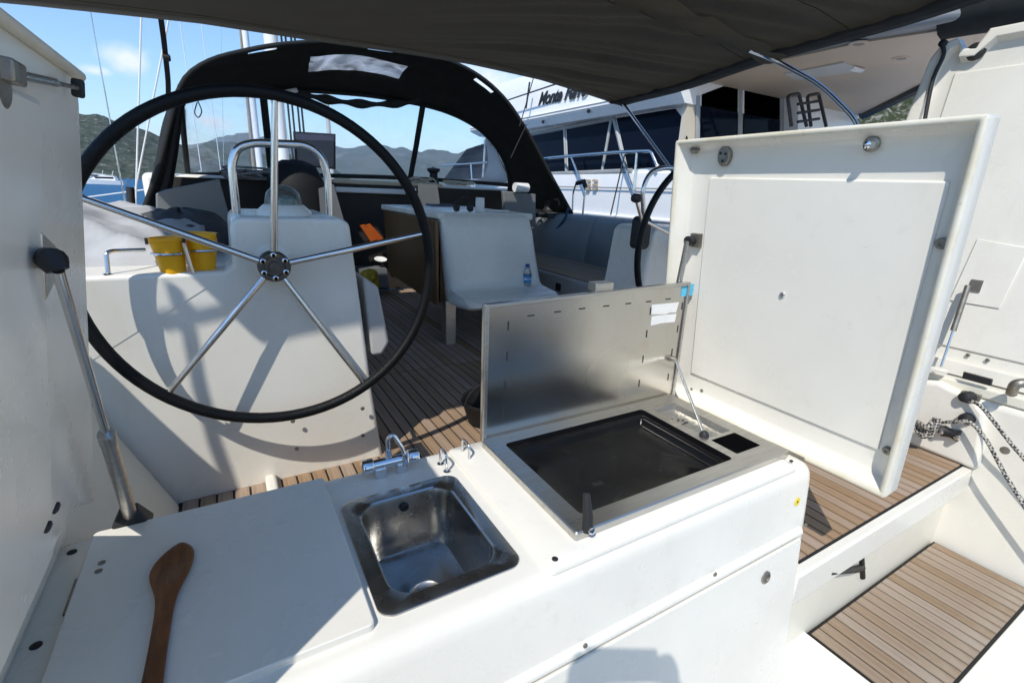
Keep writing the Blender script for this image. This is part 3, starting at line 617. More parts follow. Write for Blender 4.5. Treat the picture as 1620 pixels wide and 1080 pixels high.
MB().lathe((hv.x, hv.y - .011, zt_ + .006), (0, -1, .2), [(.008, 0), (.008, .003), (.004, .004)], 14).build('lever_screw', CHROME, gr)
for px, py in ((930, 837),): pass
# lid
LY = 1.082
def lf(x, z, d): return Vector((x, LY + .006 - d + (z - zt_) * .03, z))
lt0, lt1 = PY(775, 482, LY + .012), PY(1101, 446, LY + .012); lb0, lb1 = PY(768, 702, LY), PY(1070, 632, LY)
z0 = zt_ - .014
poly = [(.562, z0), (1.338, z0), (1.350, lt1.z), (.566, lt0.z)]
ld = MB().prism(poly, lf, -.016, .0).build('lid', LIDST, gr, bevel=.0025)
for a, b, c_, d_ in ((0, 1, .005, 'h'), (1, 2, .005, 'v'), (2, 3, .005, 'h'), (3, 0, .005, 'v')):      # folded hem
    A, B = Vector((*poly[a], 0)), Vector((*poly[b], 0)); e = (B - A).normalized(); nn = Vector((-e.y, e.x, 0)) * .011
    MB().prism([(A.x, A.y), (B.x, B.y), (B.x + nn.x - e.x * .011, B.y + nn.y - e.y * .011), (A.x + nn.x + e.x * .011, A.y + nn.y + e.y * .011)], lf, .0005, .0065).build('lid_hem', STEEL, ld, bevel=.0015)
def lidp(px, py): v = PP(px, py, lf(0, zt_, .0), Vector((0, -1, .03)).normalized()); return v.x, v.z
for px, py, hh in [(840, 499, 1), (882, 493, 1), (921, 488, 1), (959, 484, 1), (994, 480, 1), (1026, 477, 1), (1057, 473, 1), (804, 515, 0), (802, 563, 0), (799, 608, 0), (797, 652, 0), (1029, 492, 0), (1023, 528, 0), (1017, 568, 0), (1011, 606, 0), (1079, 484, 0), (1072, 520, 0), (1063, 557, 0), (1057, 596, 0)]:
    x, z = lidp(px, py); a, b = (.0115, .0018) if hh else (.0018, .0125)
    MB().prism([(x - a, z - b), (x + a, z - b), (x + a, z + b), (x - a, z + b)], lf, -.001, .0012).build('slot', BLK, ld)
x, z = lidp(896, 472); MB().lathe(lf(x, z, 0), (0, -1, 0), [(.004, 0), (.004, .002)], 12).build('rivet', BLK, ld)
def patch(name, m, pix, d, par):
    q = [lidp(*p_) for p_ in pix]; return MB().prism(q, lf, .0004, d).build(name, m, par)
patch('paper_label', PAPER, [(1031, 482), (1074, 478), (1069, 494), (1060, 494), (1052, 497), (1030, 497)], .0012, ld)
patch('paper_label', PAPER, [(1031, 500), (1070, 496), (1067, 509), (1045, 511), (1029, 515)], .0012, ld)
patch('blue_sticker', STICK, [(1079, 451), (1098, 449), (1095, 467), (1077, 469)], .0012, ld)
hx, hz_ = lidp(958, 454); MB().box(hx - .035, hx + .035, LY + .02, LY + .06, hz_ - .015, hz_ + .012).build('lid_handle', STEEL, ld, bevel=.003)
sx, sz = lidp(1062, 567); S0 = lf(sx, sz, .02); S1 = PZ(1114, 687, zt_ + .004)
MB().tube([S0, S1], .0048, 10).build('stay_rod', TUBE, gr); MB().lathe(lf(sx, sz, 0), (0, -1, 0), [(.011, 0), (.011, .012), (.007, .024)], 12).build('stay_bracket', DULL, gr)
MB().lathe(S1 - Vector((0, 0, .006)), (0, 0, 1), [(.014, 0), (.014, .008), (.008, .016)], 12).build('stay_foot', BLK, gr)

# ---------------------------------------------------------------- starboard galley lid
def lidframe(O, deg, side):
    a = R(deg); u = Vector((-side * sin(a), 0, cos(a))); n = Vector((-side * cos(a), 0, -sin(a))); O = Vector((O[0], 0, O[1]))
    def P(y, s, d=0): return O + Vector((0, y, 0)) + u * s + n * d
    def pix(px, py, d=0): v = PP(px, py, O + n * d, n) - O; return v.y, (v - n * d).dot(u)
    return P, pix, n, u
rP, rpix, rn, ru = lidframe((1.386, .352), 5, 1)
y0, y1, s0, s1 = .416, 1.185, -.004, rpix(1300, 203)[1]
def rl_(i, d, r=.009): return [rP(y, s, d) for y, s in rr(y0 + i, y1 - i, s0 + i, s1 - i, max(r - i * .3, .004), 5)]
rl = tag(MB().rings([rl_(.02, -.046), rl_(.004, -.042), rl_(0, -.034), rl_(0, .018)], True, False).build('galley_lid', GEL, gl, smooth=50), 'square white dished lid standing open beside the griddle')
MB().rings([rl_(0, .018), rl_(.001, .024), rl_(.006, .026), rl_(.013, .024), rl_(.016, .018)]).build('edge', RIM, rl, smooth=60)
MB().rings([rl_(.016, .018), rl_(.030, -.020), rl_(.045, -.026), rl_(.09, -.027)], False, True).build('dish', GEL, rl, smooth=60)
pn = [rpix(*p_, -.02) for p_ in ((1122, 281), (1503, 287), (1388, 712), (1092, 590))]
MB().rings([[rP(y, s, -.028) for y, s in pn], [rP(y, s, -.020) for y, s in pn]], False, True).build('inner_panel', GEL, rl, bevel=.004)
def disc(name, m, px, py, r, h, d=-.02):
    y, s = rpix(px, py, d); return MB().lathe(rP(y, s, d - .002), rn, [(r, 0), (r, h), (r * .75, h + .003), (r * .35, h + .003), (r * .3, h + .001)], 20).build(name, m, rl)
k0 = disc('latch', DULL, 1380, 228, .017, .010, -.016); MB().lathe(rP(*rpix(1378, 229, 0), .0), rn, [(.010, 0), (.009, .02), (.004, .024)], 14).build('latch_knob', CHROME, rl)
disc('latch', DULL, 1491, 385, .013, .006); disc('latch', DULL, 1404, 712, .011, .006); disc('centre_fitting', CHROME, 1238, 466, .008, .004, -.019)
y, s = rpix(1148, 247, -.02); vt = MB().rings([[rP(y + .021 * cos(t_), s + .029 * sin(t_), d) for t_ in [2 * pi * k / 24 for k in range(24)]] for d in (-.024, -.008)], False, True).build('oval_vent', DULL, rl, bevel=.003)
for dy, ds in ((-.008, .006), (.009, .008), (0, -.014)): MB().lathe(rP(y + dy, s + ds, -.008), rn, [(.004, 0), (.004, .002)], 10).build('vent_hole', BLK, rl)
y, s = rpix(1098, 237, 0)
MB().lathe(rP(y + .010, s, -.02), rn, [(.012, 0), (.012, .012), (.006, .02)], 14).build('pin_base', DULL, rl)
MB().tube([rP(y + .010, s, .0), rP(y - .022, s, .004)], .0055, 10).build('pin', DULL, rl)
for px, py in ((1093, 616), (1109, 618), (1094, 627), (1099, 632), (1234, 699), (1251, 702), (1258, 709)):
    y, s = rpix(px, py, -.02); screw(rP(y, s, -.024), rn, .0055, rl)
y, s = rpix(1250, 716, .0); MB().box(1.352, 1.392, .62, .72, .343, .356).build('hinge', DULL, rl); MB().box(1.352, 1.392, 1.02, 1.09, .343, .356).build('hinge', DULL, rl)
y, s = rpix(1102, 380, -.02); A_ = rP(y + .008, s, .015); B_ = A_ + Vector((.02, .16, -.52))
MB().box(-.018, .018, -.022, .022, 0, .016, lambda a, b, c_: rP(y + a, s + b, -.026 + c_)).build('strut_bracket', DULL, rl)
MB().tube([A_ + rn * -.03, A_], .016, 12).build('strut_joint', BLK, rl)
MB().tube([A_, Vector((1.34, 1.17, .36))], .009, 10).build('gas_strut', STEEL, rl)

# ---------------------------------------------------------------- port galley lid
lP, lpix, ln, lu = lidframe((-.294, .35), 8, -1)
ye = lpix(148, 600)[0]; se = lpix(65, 66)[1]; sc = lpix(152, 792)[1]; yn, sn = lpix(120, 803)
op = [(.41, sn), (yn, sn), (ye - .02, sc - .004), (ye - .006, sc), (ye, sc + .012), (ye, se - .05), (ye - .008, se - .006), (.41, se)]
pl = tag(MB().rings([[lP(y, s, -.045) for y, s in op], [lP(y, s, -.004) for y, s in op]], True, True).build('galley_lid', GEL, gl, bevel=.006), 'white lid standing open over the worktop, propped by a gas strut')
pa_ = lpix(47, 125); pb_ = lpix(58, 690)
MB().prism([(.46, sn + .03), (pb_[0], sn + .03), (pa_[0], pa_[1] - .02), (.46, pa_[1] - .02)], lP, -.006, .010).build('inner_panel', GEL, pl, bevel=.008, seg=4)
fl_ = [lP(.41, sn, -.006), lP(yn, sn, -.006), Vector((-.350, 1.135, TZ + .002)), Vector((-.352, .41, TZ + .002))]; off = Vector((-.03, 0, -.012))
MB().rings([fl_, [v + off for v in fl_]], True, True).build('hinge_flange', GEL, pl, bevel=.003)
MB().tube([lP(.41, se - .007, .0), lP(ye - .012, se - .007, .0)], .008, 10).build('edge_roll', RIM, pl)
y, s = lpix(60, 412, 0); MB().prism([(y - .028, s - .046), (y + .034, s - .026), (y + .034, s + .016), (y - .028, s + .04)], lP, -.005, .012).build('strut_bracket', STEEL, pl, bevel=.003)
jt = lP(*lpix(83, 412, .03), .03); jb = lP(*lpix(92, 428, .035), .035)
MB().tube([lP(*lpix(72, 408, .01), .01), jt, jb], [.013, .015, .011], 14).build('strut_joint', BLK, pl)
sbase = PZ(207, 818, TZ + .02); mid = None
def lpt(k): return jb.lerp(sbase, k)
MB().tube([lpt(0), lpt(.62)], .0062, 12).build('strut_rod', TUBE, pl)
MB().tube([lpt(.52), lpt(.525), lpt(.565), lpt(.57), lpt(1)], [.0118, .0128, .0128, .012, .012], 16).build('strut_cylinder', STEEL, pl)
MB().rings([[sbase + Vector((x * k, y * k, z)) for x, y in rr(-.030, .030, -.022, .022, .006, 3)] for k, z in ((1.15, -.021), (1.15, -.015), (.55, .022), (.5, .026))], True, True).build('strut_boot', BLK, pl, bevel=.003)
for px, py in ((88, 803), (75, 833)): v = PP(px, py, fl_[0], (fl_[1] - fl_[0]).cross(fl_[3] - fl_[0]).normalized()); screw(v, -(fl_[1] - fl_[0]).cross(fl_[3] - fl_[0]).normalized(), .006, pl, BLK, 'hinge_bolt')
# sliding latch at the top
la, lb, lc, ldd = lpix(0, 118, .02), lpix(42, 122, .02), lpix(100, 134, .02), lpix(134, 142, .02)
MB().box(-.04, 0, -.011, .011, -.009, .009, lambda x, y, z: lP(*lb, .012) + Vector((0, x, 0)) + lu * y + ln * z).build('latch_body', DULL, pl, bevel=.003)
MB().tube([lP(*lb, .012), lP(*lc, .012)], .0055, 10).build('latch_bolt', STEEL, pl)
MB().tube([lP(*lc, .012), lP(*ldd, .012)], .003, 10).build('latch_rod', DULL, pl)
q = lP(*ldd, .012); MB().box(-.003, .007, -.008, .008, -.013, .013, lambda x, y, z: q + Vector((0, x, 0)) + lu * z + ln * y).build('latch_knob', BLK, pl, bevel=.004)
y, s = lpix(8, 140, .01); MB().lathe(lP(y, s, -.002), ln, [(.024, 0), (.024, .010), (.017, .013), (.007, .013)], 22).build('latch_wheel', DULL, pl)
# ---------------------------------------------------------------- wooden spoon on the worktop
wz = TZ + .0155
def wp(px, py): v = PZ(px, py, wz); return Vector((v.x, v.y, 0))
tipL, tipR, bt = wp(238, 900), wp(300, 885), None
axis0, axis1 = wp(278, 866), wp(236, 1120); d = (axis1 - axis0).normalized(); w = Vector((-d.y, d.x, 0)); Ls = (axis1 - axis0).length
prof = [(0, .004), (.012, .020), (.035, .031), (.06, .0345), (.085, .032), (.115, .022), (.14, .0155), (.17, .0132), (.25, .0125), (.32, .014), (Ls * .97, .016), (Ls, .010)]
sh = MB(); loops = []
for t_, hw in prof:
    bowl = max(0, 1 - abs(t_ - .06) / .06); th_ = .011 if t_ > .12 else .013
    c_ = axis0 + d * t_ + (w * .010 * max(0, 1 - t_ / .06)); c_.z = wz
    L_ = []
    for k in range(18):
        a = 2 * pi * k / 18; xx = cos(a) * hw; zz = th_ * .5 * (1 + sin(a))
        if sin(a) > 0: zz -= bowl * .009 * (1 - (xx / hw) ** 2)
        L_.append(c_ + w * xx + Vector((0, 0, zz)))
    loops.append(L_)
sp_ = sh.rings(loops, True, True).build('wooden_spoon', SPOON, smooth=70, sub=1)
tag(sp_, 'dark brown wooden spoon lying on the white worktop lid', 'spoon')

# ================================================================ COCKPIT: table, benches, coamings, cabin
tb = thing('cockpit_table', 'white cockpit table with brown veneer leaf and drinks shelf at its end', 'table', (1.6, 3.6, 0))
tz = .905
MB().prism([(1.20, 3.02), (1.17, 4.25), (1.99, 4.25), (1.93, 3.02)], lambda a, b, d: Vector((a, b, tz - .045 + d)), 0, .045).build('table_top', GEL, tb, bevel=.012)
# end panel sweeping out into the shelf
prof = [(3.06, .900), (3.015, .895), (2.985, .86), (2.965, .78), (2.945, .60), (2.930, .46), (2.920, .415), (2.895, .395), (2.80, .385), (2.72, .378), (2.685, .360), (2.675, .335), (2.70, .315), (2.85, .30), (3.06, .30)]
def xs(y, z): return (1.215 + .055 * (1 - (z - .3) / .6), 1.895 + .10 * (1 - (z - .3) / .6))
loops = [[Vector((xs(y, z)[0] + i * w_, y + (.02 * (abs(i) ** 2) if 0 else 0), z)) for y, z in prof] for i, w_ in ((0, 0),)]
lfm = MB(); LO = []
for k in (0, .02, .06, .5, .94, .98, 1):
    e = min(k, 1 - k); ins = .0 if e > .05 else (.012 if e > .01 else .03)
    LO.append([Vector((xs(y, z)[0] + (xs(y, z)[1] - xs(y, z)[0]) * k, y + (ins if y < 3.05 else 0), z - (ins * .5 if z > .5 else -ins * .2))) for y, z in prof])
lfm.rings(LO, True, True).build('end_panel', GEL, tb, smooth=50)
for px, py in ((775, 462), (833, 456)):
    v = PZ(px, py, .388); MB().tube([Vector((v.x + .042 * cos(2 * pi * k / 28), v.y + .042 * sin(2 * pi * k / 28), .386)) for k in range(28)], .004, 8, closed=True).build('cup_ring', GEL, tb)
lf0 = [(3.02, .855), (4.22, .86), (4.15, .34), (3.02, .29)]
MB().prism(lf0, lambda a, b, d: Vector((1.205 - .03 * (b - .86) * 0 + d, a, b)), -.022, 0).build('folded_leaf', VENEER, tb, bevel=.004)
MB().box(1.23, 1.95, 3.06, 4.1, .30, .855).build('table_core', VENEER, tb)
MB().box(1.245, 1.325, 3.00, 3.08, 0, .32).build('leg', STEEL, tb, bevel=.006)
MB().box(1.72, 1.80, 3.9, 3.98, 0, .32).build('leg', STEEL, tb, bevel=.006)
bo = PZ(833, 455, .388)
bt_ = thing('water_bottle', 'small clear water bottle with blue cap and blue label on the table shelf', 'bottle', bo)
MB().lathe(bo, (0, 0, 1), [(.001, 0), (.028, .001), (.0315, .006), (.0315, .04), (.0305, .05), (.0315, .06), (.0315, .105), (.027, .125), (.014, .145), (.013, .158)], 24).build('body', GLASS, bt_)
MB().lathe(bo + Vector((0, 0, .002)), (0, 0, 1), [(.001, 0), (.029, .001), (.0295, .10), (.001, .10)], 20).build('water', clear('water_fill', (.80, .88, .92), 1, .05, .05), bt_)
MB().lathe(bo + Vector((0, 0, .045)), (0, 0, 1), [(.0322, 0), (.0322, .048)], 24, cap=False).build('label', LABELB, bt_)
MB().lathe(bo + Vector((0, 0, .060)), (0, 0, 1), [(.0325, 0), (.0325, .016)], 24, cap=False).build('label_band', mat('label_white', (.75, .8, .85), .4, var=(.05, .25, .55), scale=60), bt_)
MB().lathe(bo + Vector((0, 0, .152)), (0, 0, 1), [(.0155, 0), (.0155, .018), (.013, .020)], 20).build('cap', mat('blue_cap', (.02, .10, .34), .4), bt_)
# things on the table
v = PZ(759, 335, tz + .001)
j = thing('white_jar', 'small white tub with lid standing on the cockpit table', 'jar', v)
MB().lathe(v, (0, 0, 1), [(.030, 0), (.032, .004), (.032, .070), (.028, .074)], 20).build('body', WHITEP, j); MB().lathe(v + Vector((0, 0, .072)), (0, 0, 1), [(.031, 0), (.031, .022), (.028, .025)], 20).build('lid', PAPER, j)
v = PZ(735, 336, tz + .001)
j = thing('headphones', 'black headphones lying on the cockpit table beside the white tub', 'headphones', v)
MB().tube([v + Vector((.05 * cos(t_), .02, .045 + .05 * sin(t_))) for t_ in [pi * k / 14 for k in range(15)]], .006, 8).build('band', BLK, j)
for s in (-1, 1): MB().lathe(v + Vector((s * .05 - .012, .02, .035)), (1, 0, 0), [(.03, 0), (.034, .01), (.03, .024)], 16).build('ear_cup', BLK, j)
v = PZ(700, 326, tz + .001)
tag(MB().box(-.12, .10, -.10, .10, 0, .018, lambda x, y, z: v + Vector((x, y, z))).build('tablet', SCREEN, bevel=.006), 'dark flat tablet lying on the cockpit table', 'tablet')
v = PZ(788, 334, tz + .001)
tag(MB().box(-.07, .07, -.05, .05, 0, .008, lambda x, y, z: v + Vector((x, y, z))).build('paper_sheet', PAPER), 'white paper lying on the cockpit table beyond the tub', 'paper')
# starboard bench and coaming
bn = thing('starboard_bench', 'dark teak cockpit bench with grey front along the starboard coaming', 'bench', (2.5, 3.4, 0))
MB().box(2.28, 3.0, 2.30, 5.0, 0, .425).build('front', GREYL, bn, bevel=.02)
for i in range(12):
    MB().box(2.30 + i * .0505, 2.30 + i * .0505 + .045, 2.33, 4.98, .426, .434).build('teak_slat', TEAK, bn)
MB().box(2.27, 2.282, 3.1, 3.16, .30, .36).build('latch', BLK, bn)
co = thing('starboard_coaming', 'grey-white padded coaming backrest along the starboard bench', 'coaming', (2.95, 3.4, .43))
cp = [(2.90, .42), (2.93, .60), (2.99, .80), (3.03, .845), (3.12, .855), (3.5, .84), (3.6, .70), (3.6, -.9), (3.0, -.9)]
def coam(ya, yb): return [[Vector((x, y, z)) for x, z in cp] for y in (ya, ya + .012, yb - .012, yb)]
for a, b in ((2.34, 2.86), (2.86, 3.62), (3.62, 5.0)):
    L_ = coam(a, b); L_[0] = [Vector((x + .012, y, z - .01)) for x, y, z in L_[0]]; L_[-1] = [Vector((x + .012, y, z - .01)) for x, y, z in L_[-1]]
    MB().rings(L_, True, True).build('cushion', BLUEG, co, smooth=50)
# starboard helm pedestal, throttle, rail
sp2 = thing('helm_pedestal', 'grey-shaded starboard helm pedestal with black throttle plate', 'pedestal', (2.3, 2.1, 0))
fr_ = [(1.98, 0), (2.06, .60), (2.085, .86), (2.12, .89), (2.48, .89), (2.55, .86), (2.62, 0)]
MB().prism(fr_, lambda a, b, d: Vector((a, 2.02 + d - .03 * b, b)), 0, .34).build('body', GEL, sp2, bevel=.03, seg=4)
v = PY(1010, 367, 2.0); MB().prism(rr(-.045, .045, -.09, .085, .03, 5), lambda a, b, d: Vector((v.x + a, 1.985 - d, v.z + b)), -.03, .035).build('throttle_plate', BLK, sp2, bevel=.006)
k_ = PY(1007, 313, 1.93); MB().tube([v + Vector((-.01, -.05, .02)), k_ + Vector((.005, 0, -.02))], .009, 10).build('throttle_lever', TUBE, sp2)
MB().lathe(k_ + Vector((0, 0, -.025)), (0, 0, 1), [(.010, 0), (.026, .008), (.030, .022), (.026, .038), (.012, .046)], 18).build('throttle_knob', BLK, sp2)
for dy in (0, .04):
    pts = [PY(*p_, 2.12 + dy) for p_ in ((1020, 372), (1016, 300), (1028, 272), (1050, 265), (1085, 268), (1100, 300), (1105, 372))]
    MB().tube(fillet(pts, .06, 6), .0135, 12).build('grab_rail', TUBE, sp2)
# port side: coaming outboard, covers, end bulkhead
pcg = thing('port_coaming', 'white port coaming top beside the helm with folds of grey-white cover', 'coaming', (-.6, 2.6, .7))
MB().box(-1.3, -.30, 2.24, 5.2, -.9, .80).build('moulding', GEL, pcg, bevel=.05)
# crumpled pale cover lying over the coaming
def crump(u, v):
    x = -1.25 + 1.22 * u; y = 1.86 + 1.0 * v; q = Vector((x * 4, y * 4, 0))
    h = .80 + .19 * sin(min(1, v * 1.6) * pi * .55) * (1 - .55 * u) * sin(min(1, u * 3 + .3) * pi / 2) + .040 * fbm(q * 1.1, 4) + .026 * (1 - abs(sin(7 * u + 4 * v + 2.6 * fbm(q * .45, 2)))) ** 2
    if u > .98 or v > .98 or v < .02: h = .74
    return (x, y, h)
tag(MB().grid(crump, 60, 50).build('folded_cover', FABW, smooth=80), 'crumpled pale grey cover lying on the port coaming behind the buckets', 'cover')
dm = thing('black_canvas_bag', 'rounded black canvas bag at the foot of the sprayhood behind the buckets', 'bag', PY(300, 380, 2.5))
DGREY = mat('dark_grey_cloth', (.075, .08, .085), .8, var=(.05, .053, .056), scale=6, bump=.2, bscale=12)
def bag(u, v):
    a = 2 * pi * u; b = pi * v; c_ = PY(292, 398, 2.45); k = 1 + .10 * fbm(Vector((cos(a) * 2, sin(a) * 2, b * 1.5)), 3)
    return c_ + Vector((.24 * k * cos(a) * sin(b), .30 * k * sin(a) * sin(b), .17 * k * cos(b)))
MB().grid(bag, 28, 16).build('bag', DGREY, dm, smooth=80)
MB().tube([Vector(bag(k / 30 * .5 + .0, .5 - .42 * sin(pi * k / 30))) + Vector((0, -.004, .004)) for k in range(31)], .010, 8).build('piping', BLK, dm)
# grey bulkhead panels at the cabin end
def quadp(name, m, pix, y, parent, th=.03, **k):
    q = [PY(a, b, y) for a, b in pix]; return MB().rings([[Vector((v.x, y, v.z)) for v in q], [Vector((v.x, y + th, v.z)) for v in q]], True, True).build(name, m, parent, **k)
cb = thing('cabin', 'white coachroof and dark companionway end of the cabin under the sprayhood', 'cabin', (1.3, 5.2, 0))
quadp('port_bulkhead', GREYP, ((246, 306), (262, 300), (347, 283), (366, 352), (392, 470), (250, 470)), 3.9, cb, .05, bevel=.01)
MB().box(-.42, 2.98, 5.06, 5.12, 0, 1.06).build('aft_bulkhead', INT, cb)
MB().box(-.55, 3.1, 5.121, 9.2, .5, 1.085).build('coachroof', GEL, cb, bevel=.05)
MB().box(.93, 2.05, 5.02, 5.12, 1.062, 1.10).build('roof_edge', mat('pale_teak_trim', (.62, .52, .38), .5, var=(.52, .42, .29), scale=8), cb, bevel=.01)
MB().box(.95, 1.95, 5.00, 5.06, .98, 1.03).build('hatch_slide', WHITEP, cb, bevel=.01)
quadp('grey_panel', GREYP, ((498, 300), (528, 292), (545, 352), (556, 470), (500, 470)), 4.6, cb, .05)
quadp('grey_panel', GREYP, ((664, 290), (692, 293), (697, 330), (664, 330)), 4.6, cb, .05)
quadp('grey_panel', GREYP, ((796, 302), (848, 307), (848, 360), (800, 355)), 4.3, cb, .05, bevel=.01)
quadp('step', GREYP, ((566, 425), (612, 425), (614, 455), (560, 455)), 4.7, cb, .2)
v = PY(826, 297, 4.25); w_ = thing('paper_roll', 'pale paper roll lying on the grey panel under the sprayhood', 'roll', v)
MB().tube([v + Vector((-.08, 0, 0)), v + Vector((.07, .02, 0))], .045, 18).build('roll', PAPER, w_); MB().tube([v + Vector((.068, .02, 0)), v + Vector((.075, .021, 0))], .018, 12).build('core', INT, w_)
# companionway contents
bk = thing('orange_folder', 'bright orange folders leaning in the dark companionway', 'folder', PY(585, 372, 4.85))
for i in range(2):
    q = [PY(a + i * 9, b - i * 1, 4.85 + .03 * i) for a, b in ((569, 357), (576, 355), (597, 378), (586, 382))]
    MB().rings([[Vector((v.x, v.y - .02, v.z)) for v in q], [Vector((v.x, v.y + .01, v.z)) for v in q]], True, True).build('folder', ORANGE, bk)
v = PY(584, 444, 4.45)
def lump(u, w): a = 2 * pi * u; b = pi * w; r_ = .10 * (1 + .25 * fbm(Vector((cos(a) * 2, sin(a) * 2, b)), 4)); return v + Vector((r_ * cos(a) * sin(b), .5 * r_ * sin(a) * sin(b), r_ * cos(b)))
tag(MB().grid(lump, 24, 14).build('yellow_cloth', GOLD, smooth=80), 'bunched yellow cloth beside the helm pedestal in the shade', 'cloth')
v = PY(602, 412, 4.8); tag(MB().lathe(v, (0, -.3, 1), [(.02, 0), (.06, .012), (.062, .016), (.02, .008)], 18).build('small_dish', PAPER), 'small pale dish on the dark companionway step', 'dish')
# black bin on the sole
v = PZ(762, 672, 0.004); bn2 = thing('black_bucket', 'low black rubber bucket on the teak sole beside the griddle lid', 'bucket', v + Vector((.04, 0, 0)))
vb = v + Vector((.06, .03, 0)); MB().lathe(vb, (0, 0, 1), [(.001, .002), (.105, 0), (.135, .10), (.14, .105), (.14, .115), (.13, .115), (.10, .01), (.001, .008)], 30, cap=False).build('body', RUBBER, bn2)
MB().tube([vb + Vector((-.14 * cos(pi * k / 12), -.02, .11 + .10 * sin(pi * k / 12))) for k in range(13)], .005, 8).build('handle', RUBBER, bn2)
v = PZ(775, 605, .004); tag(MB().lathe(v, (0, 0, 1), [(.03, 0), (.05, .01), (.05, .05), (.03, .08), (.01, .085)], 18).build('black_winch_cover', RUBBER), 'small black rounded cap on the teak sole in the shade', 'cap')

# gear on the coachroof, seen through the sprayhood windows
wv = PY(686, 288, 5.35)
wi = thing('deck_winch', 'black drum winch on the coachroof under the clear window', 'winch', wv)
MB().lathe((wv.x, wv.y, 1.08), (0, 0, 1), [(.065, 0), (.065, .03), (.048, .05), (.043, .13), (.06, .15), (.072, .155), (.072, .18), (.03, .19)], 24).build('drum', BLK, wi)
MB().lathe((wv.x, wv.y, 1.265), (0, 0, 1), [(.02, 0), (.02, .012)], 14).build('socket', DULL, wi)
def scribble(c0, n, rx_, ry_, rz_, seed):
    rd = random.Random(seed); return spline([Vector((c0.x + rd.uniform(-rx_, rx_), c0.y + rd.uniform(-ry_, ry_), c0.z + rd.uniform(0, rz_))) for _ in range(n)], 6)
WROPE = mat('pale_rope', (.60, .56, .48), .8, var=(.45, .41, .34), scale=80, bump=.5, bscale=200)
BROPE = mat('grey_rope', (.16, .17, .19), .8, var=(.35, .35, .36), scale=60, bump=.5, bscale=200)
tag(MB().tube(scribble(Vector((PY(668, 285, 5.3).x, 5.3, 1.095)), 16, .16, .10, .07, 3), .008, 7).build('rope_coil', WROPE), 'pale rope tangled beside the black winch on the coachroof', 'rope')
tag(MB().tube(scribble(Vector((PY(405, 282, 4.9).x, 4.9, 1.07)), 26, .26, .10, .09, 5), .009, 7).build('rope_coil', BROPE), 'grey rope heaped behind the grab rail by the port window', 'rope')
tag(MB().tube(scribble(Vector((PY(725, 290, 5.3).x, 5.3, 1.095)), 18, .22, .06, .05, 9), .007, 7).build('rope_coil', WROPE), 'thin pale rope strung along the window foot to starboard of the winch', 'rope')
q = [PY(a, b, 5.25) for a, b in ((464, 208), (531, 212), (531, 268), (468, 262))]
pl_ = thing('chart_plotter', 'dark flat plotter screen in a black frame on the coachroof', 'screen', (q[3].x, 5.25, 1.08))
MB().rings([[Vector((v.x, y, v.z)) for v in q] for y in (5.25, 5.28)], True, True).build('frame', BLK, pl_)
qc = (q[0] + q[2]) / 2; MB().rings([[qc + (v - qc) * .90 + Vector((0, y, 0)) for v in q] for y in (-.003, .0)], True, True).build('display', SCREEN, pl_)
bm_ = thing('black_hood', 'rounded black canvas hood over gear inside the grab rail hoop', 'cover', PY(470, 300, 4.7))
vv = PY(468, 285, 4.75)
def hood(u, w): a = 2 * pi * u; b = pi / 2 * w; k = 1 + .07 * fbm(Vector((cos(a) * 3, sin(a) * 3, b * 2)), 3); return vv + Vector((.235 * k * cos(a) * sin(b) ** .7, .2 * sin(a) * sin(b), .26 * k * cos(b) - .1 - (.9 if w > .99 else 0)))
MB().grid(hood, 30, 12).build('hood', RUBBER, bm_, smooth=80)
# own mast and rigging
om = thing('main_mast', 'own white mast with dark halyards standing on the coachroof', 'mast', (PY(450, 285, 8.4).x, 8.4, 1.08))
x = PY(450, 285, 8.4).x
MB().tube([Vector((x, 8.4, 1.06)), Vector((x, 8.4, 15))], .095, 16).build('spar', WHITEP, om)
for dx, dy in ((.13, -.16), (.19, -.15), (.27, -.14), (.33, -.1)): MB().tube([Vector((x + dx, 8.4 + dy, 1.1)), Vector((x + dx * .4, 8.4 + dy, 14))], .014, 6).build('halyard', BLK, om)
x2 = PY(525, 270, 7.6).x
tag(MB().tube([Vector((x2, 7.6, 1.06)), Vector((x2 - .10, 7.6, 13))], .030, 10).build('furled_line_bundle', FABW), 'pale furled canvas line bundle rising from the coachroof beside the mast', 'rigging')
for i, (pa, pb, y, L_) in enumerate((((215, 308), (224, 10), 5.0, 'white guard line rising steeply from the port side deck'), ((213, 306), (269, 20), 5.0, 'white guard line slanting to starboard from the port side deck'), ((196, 312), (142, 14), 5.2, 'thin grey stay leaning outboard over the anchored motor yachts'))):
    a_, b_ = PY(*pa, y), PY(*pb, y); b_ = a_ + (b_ - a_) * 2.2
    tag(MB().tube([a_ - (b_ - a_) * .03, b_], .0065 if i < 2 else .005, 7).build('rigging_wire', WHITEP if i < 2 else TUBE), L_, 'rigging')
tag(MB().tube([PY(138, 312, 6), PY(230, 300, 6)], .006, 6).build('lifeline', WHITEP), 'thin white lifeline crossing the water at the port rail', 'lifeline')
sd = thing('side_deck', 'white port side deck edge with a small black fitting', 'deck', (-1.0, 4.5, .6))
MB().prism([(PZ(195, 335, .78).x - .6, 2.4), (PZ(188, 335, .78).x, 4.0), (-.62, 5.4), (-.2, 9.5), (1.2, 12), (3.2, 9.5), (3.4, 5.25), (-.5, 5.25), (-.5, 2.4)], lambda a, b, d: Vector((a, b, .55 + d)), 0, .2).build('deck', GEL, sd, bevel=.03)
v = PY(203, 310, 4.4); MB().tube([v + Vector((0, 0, -.12)), v + Vector((.02, 0, .06))], .025, 10).build('stanchion_foot', BLK, sd)

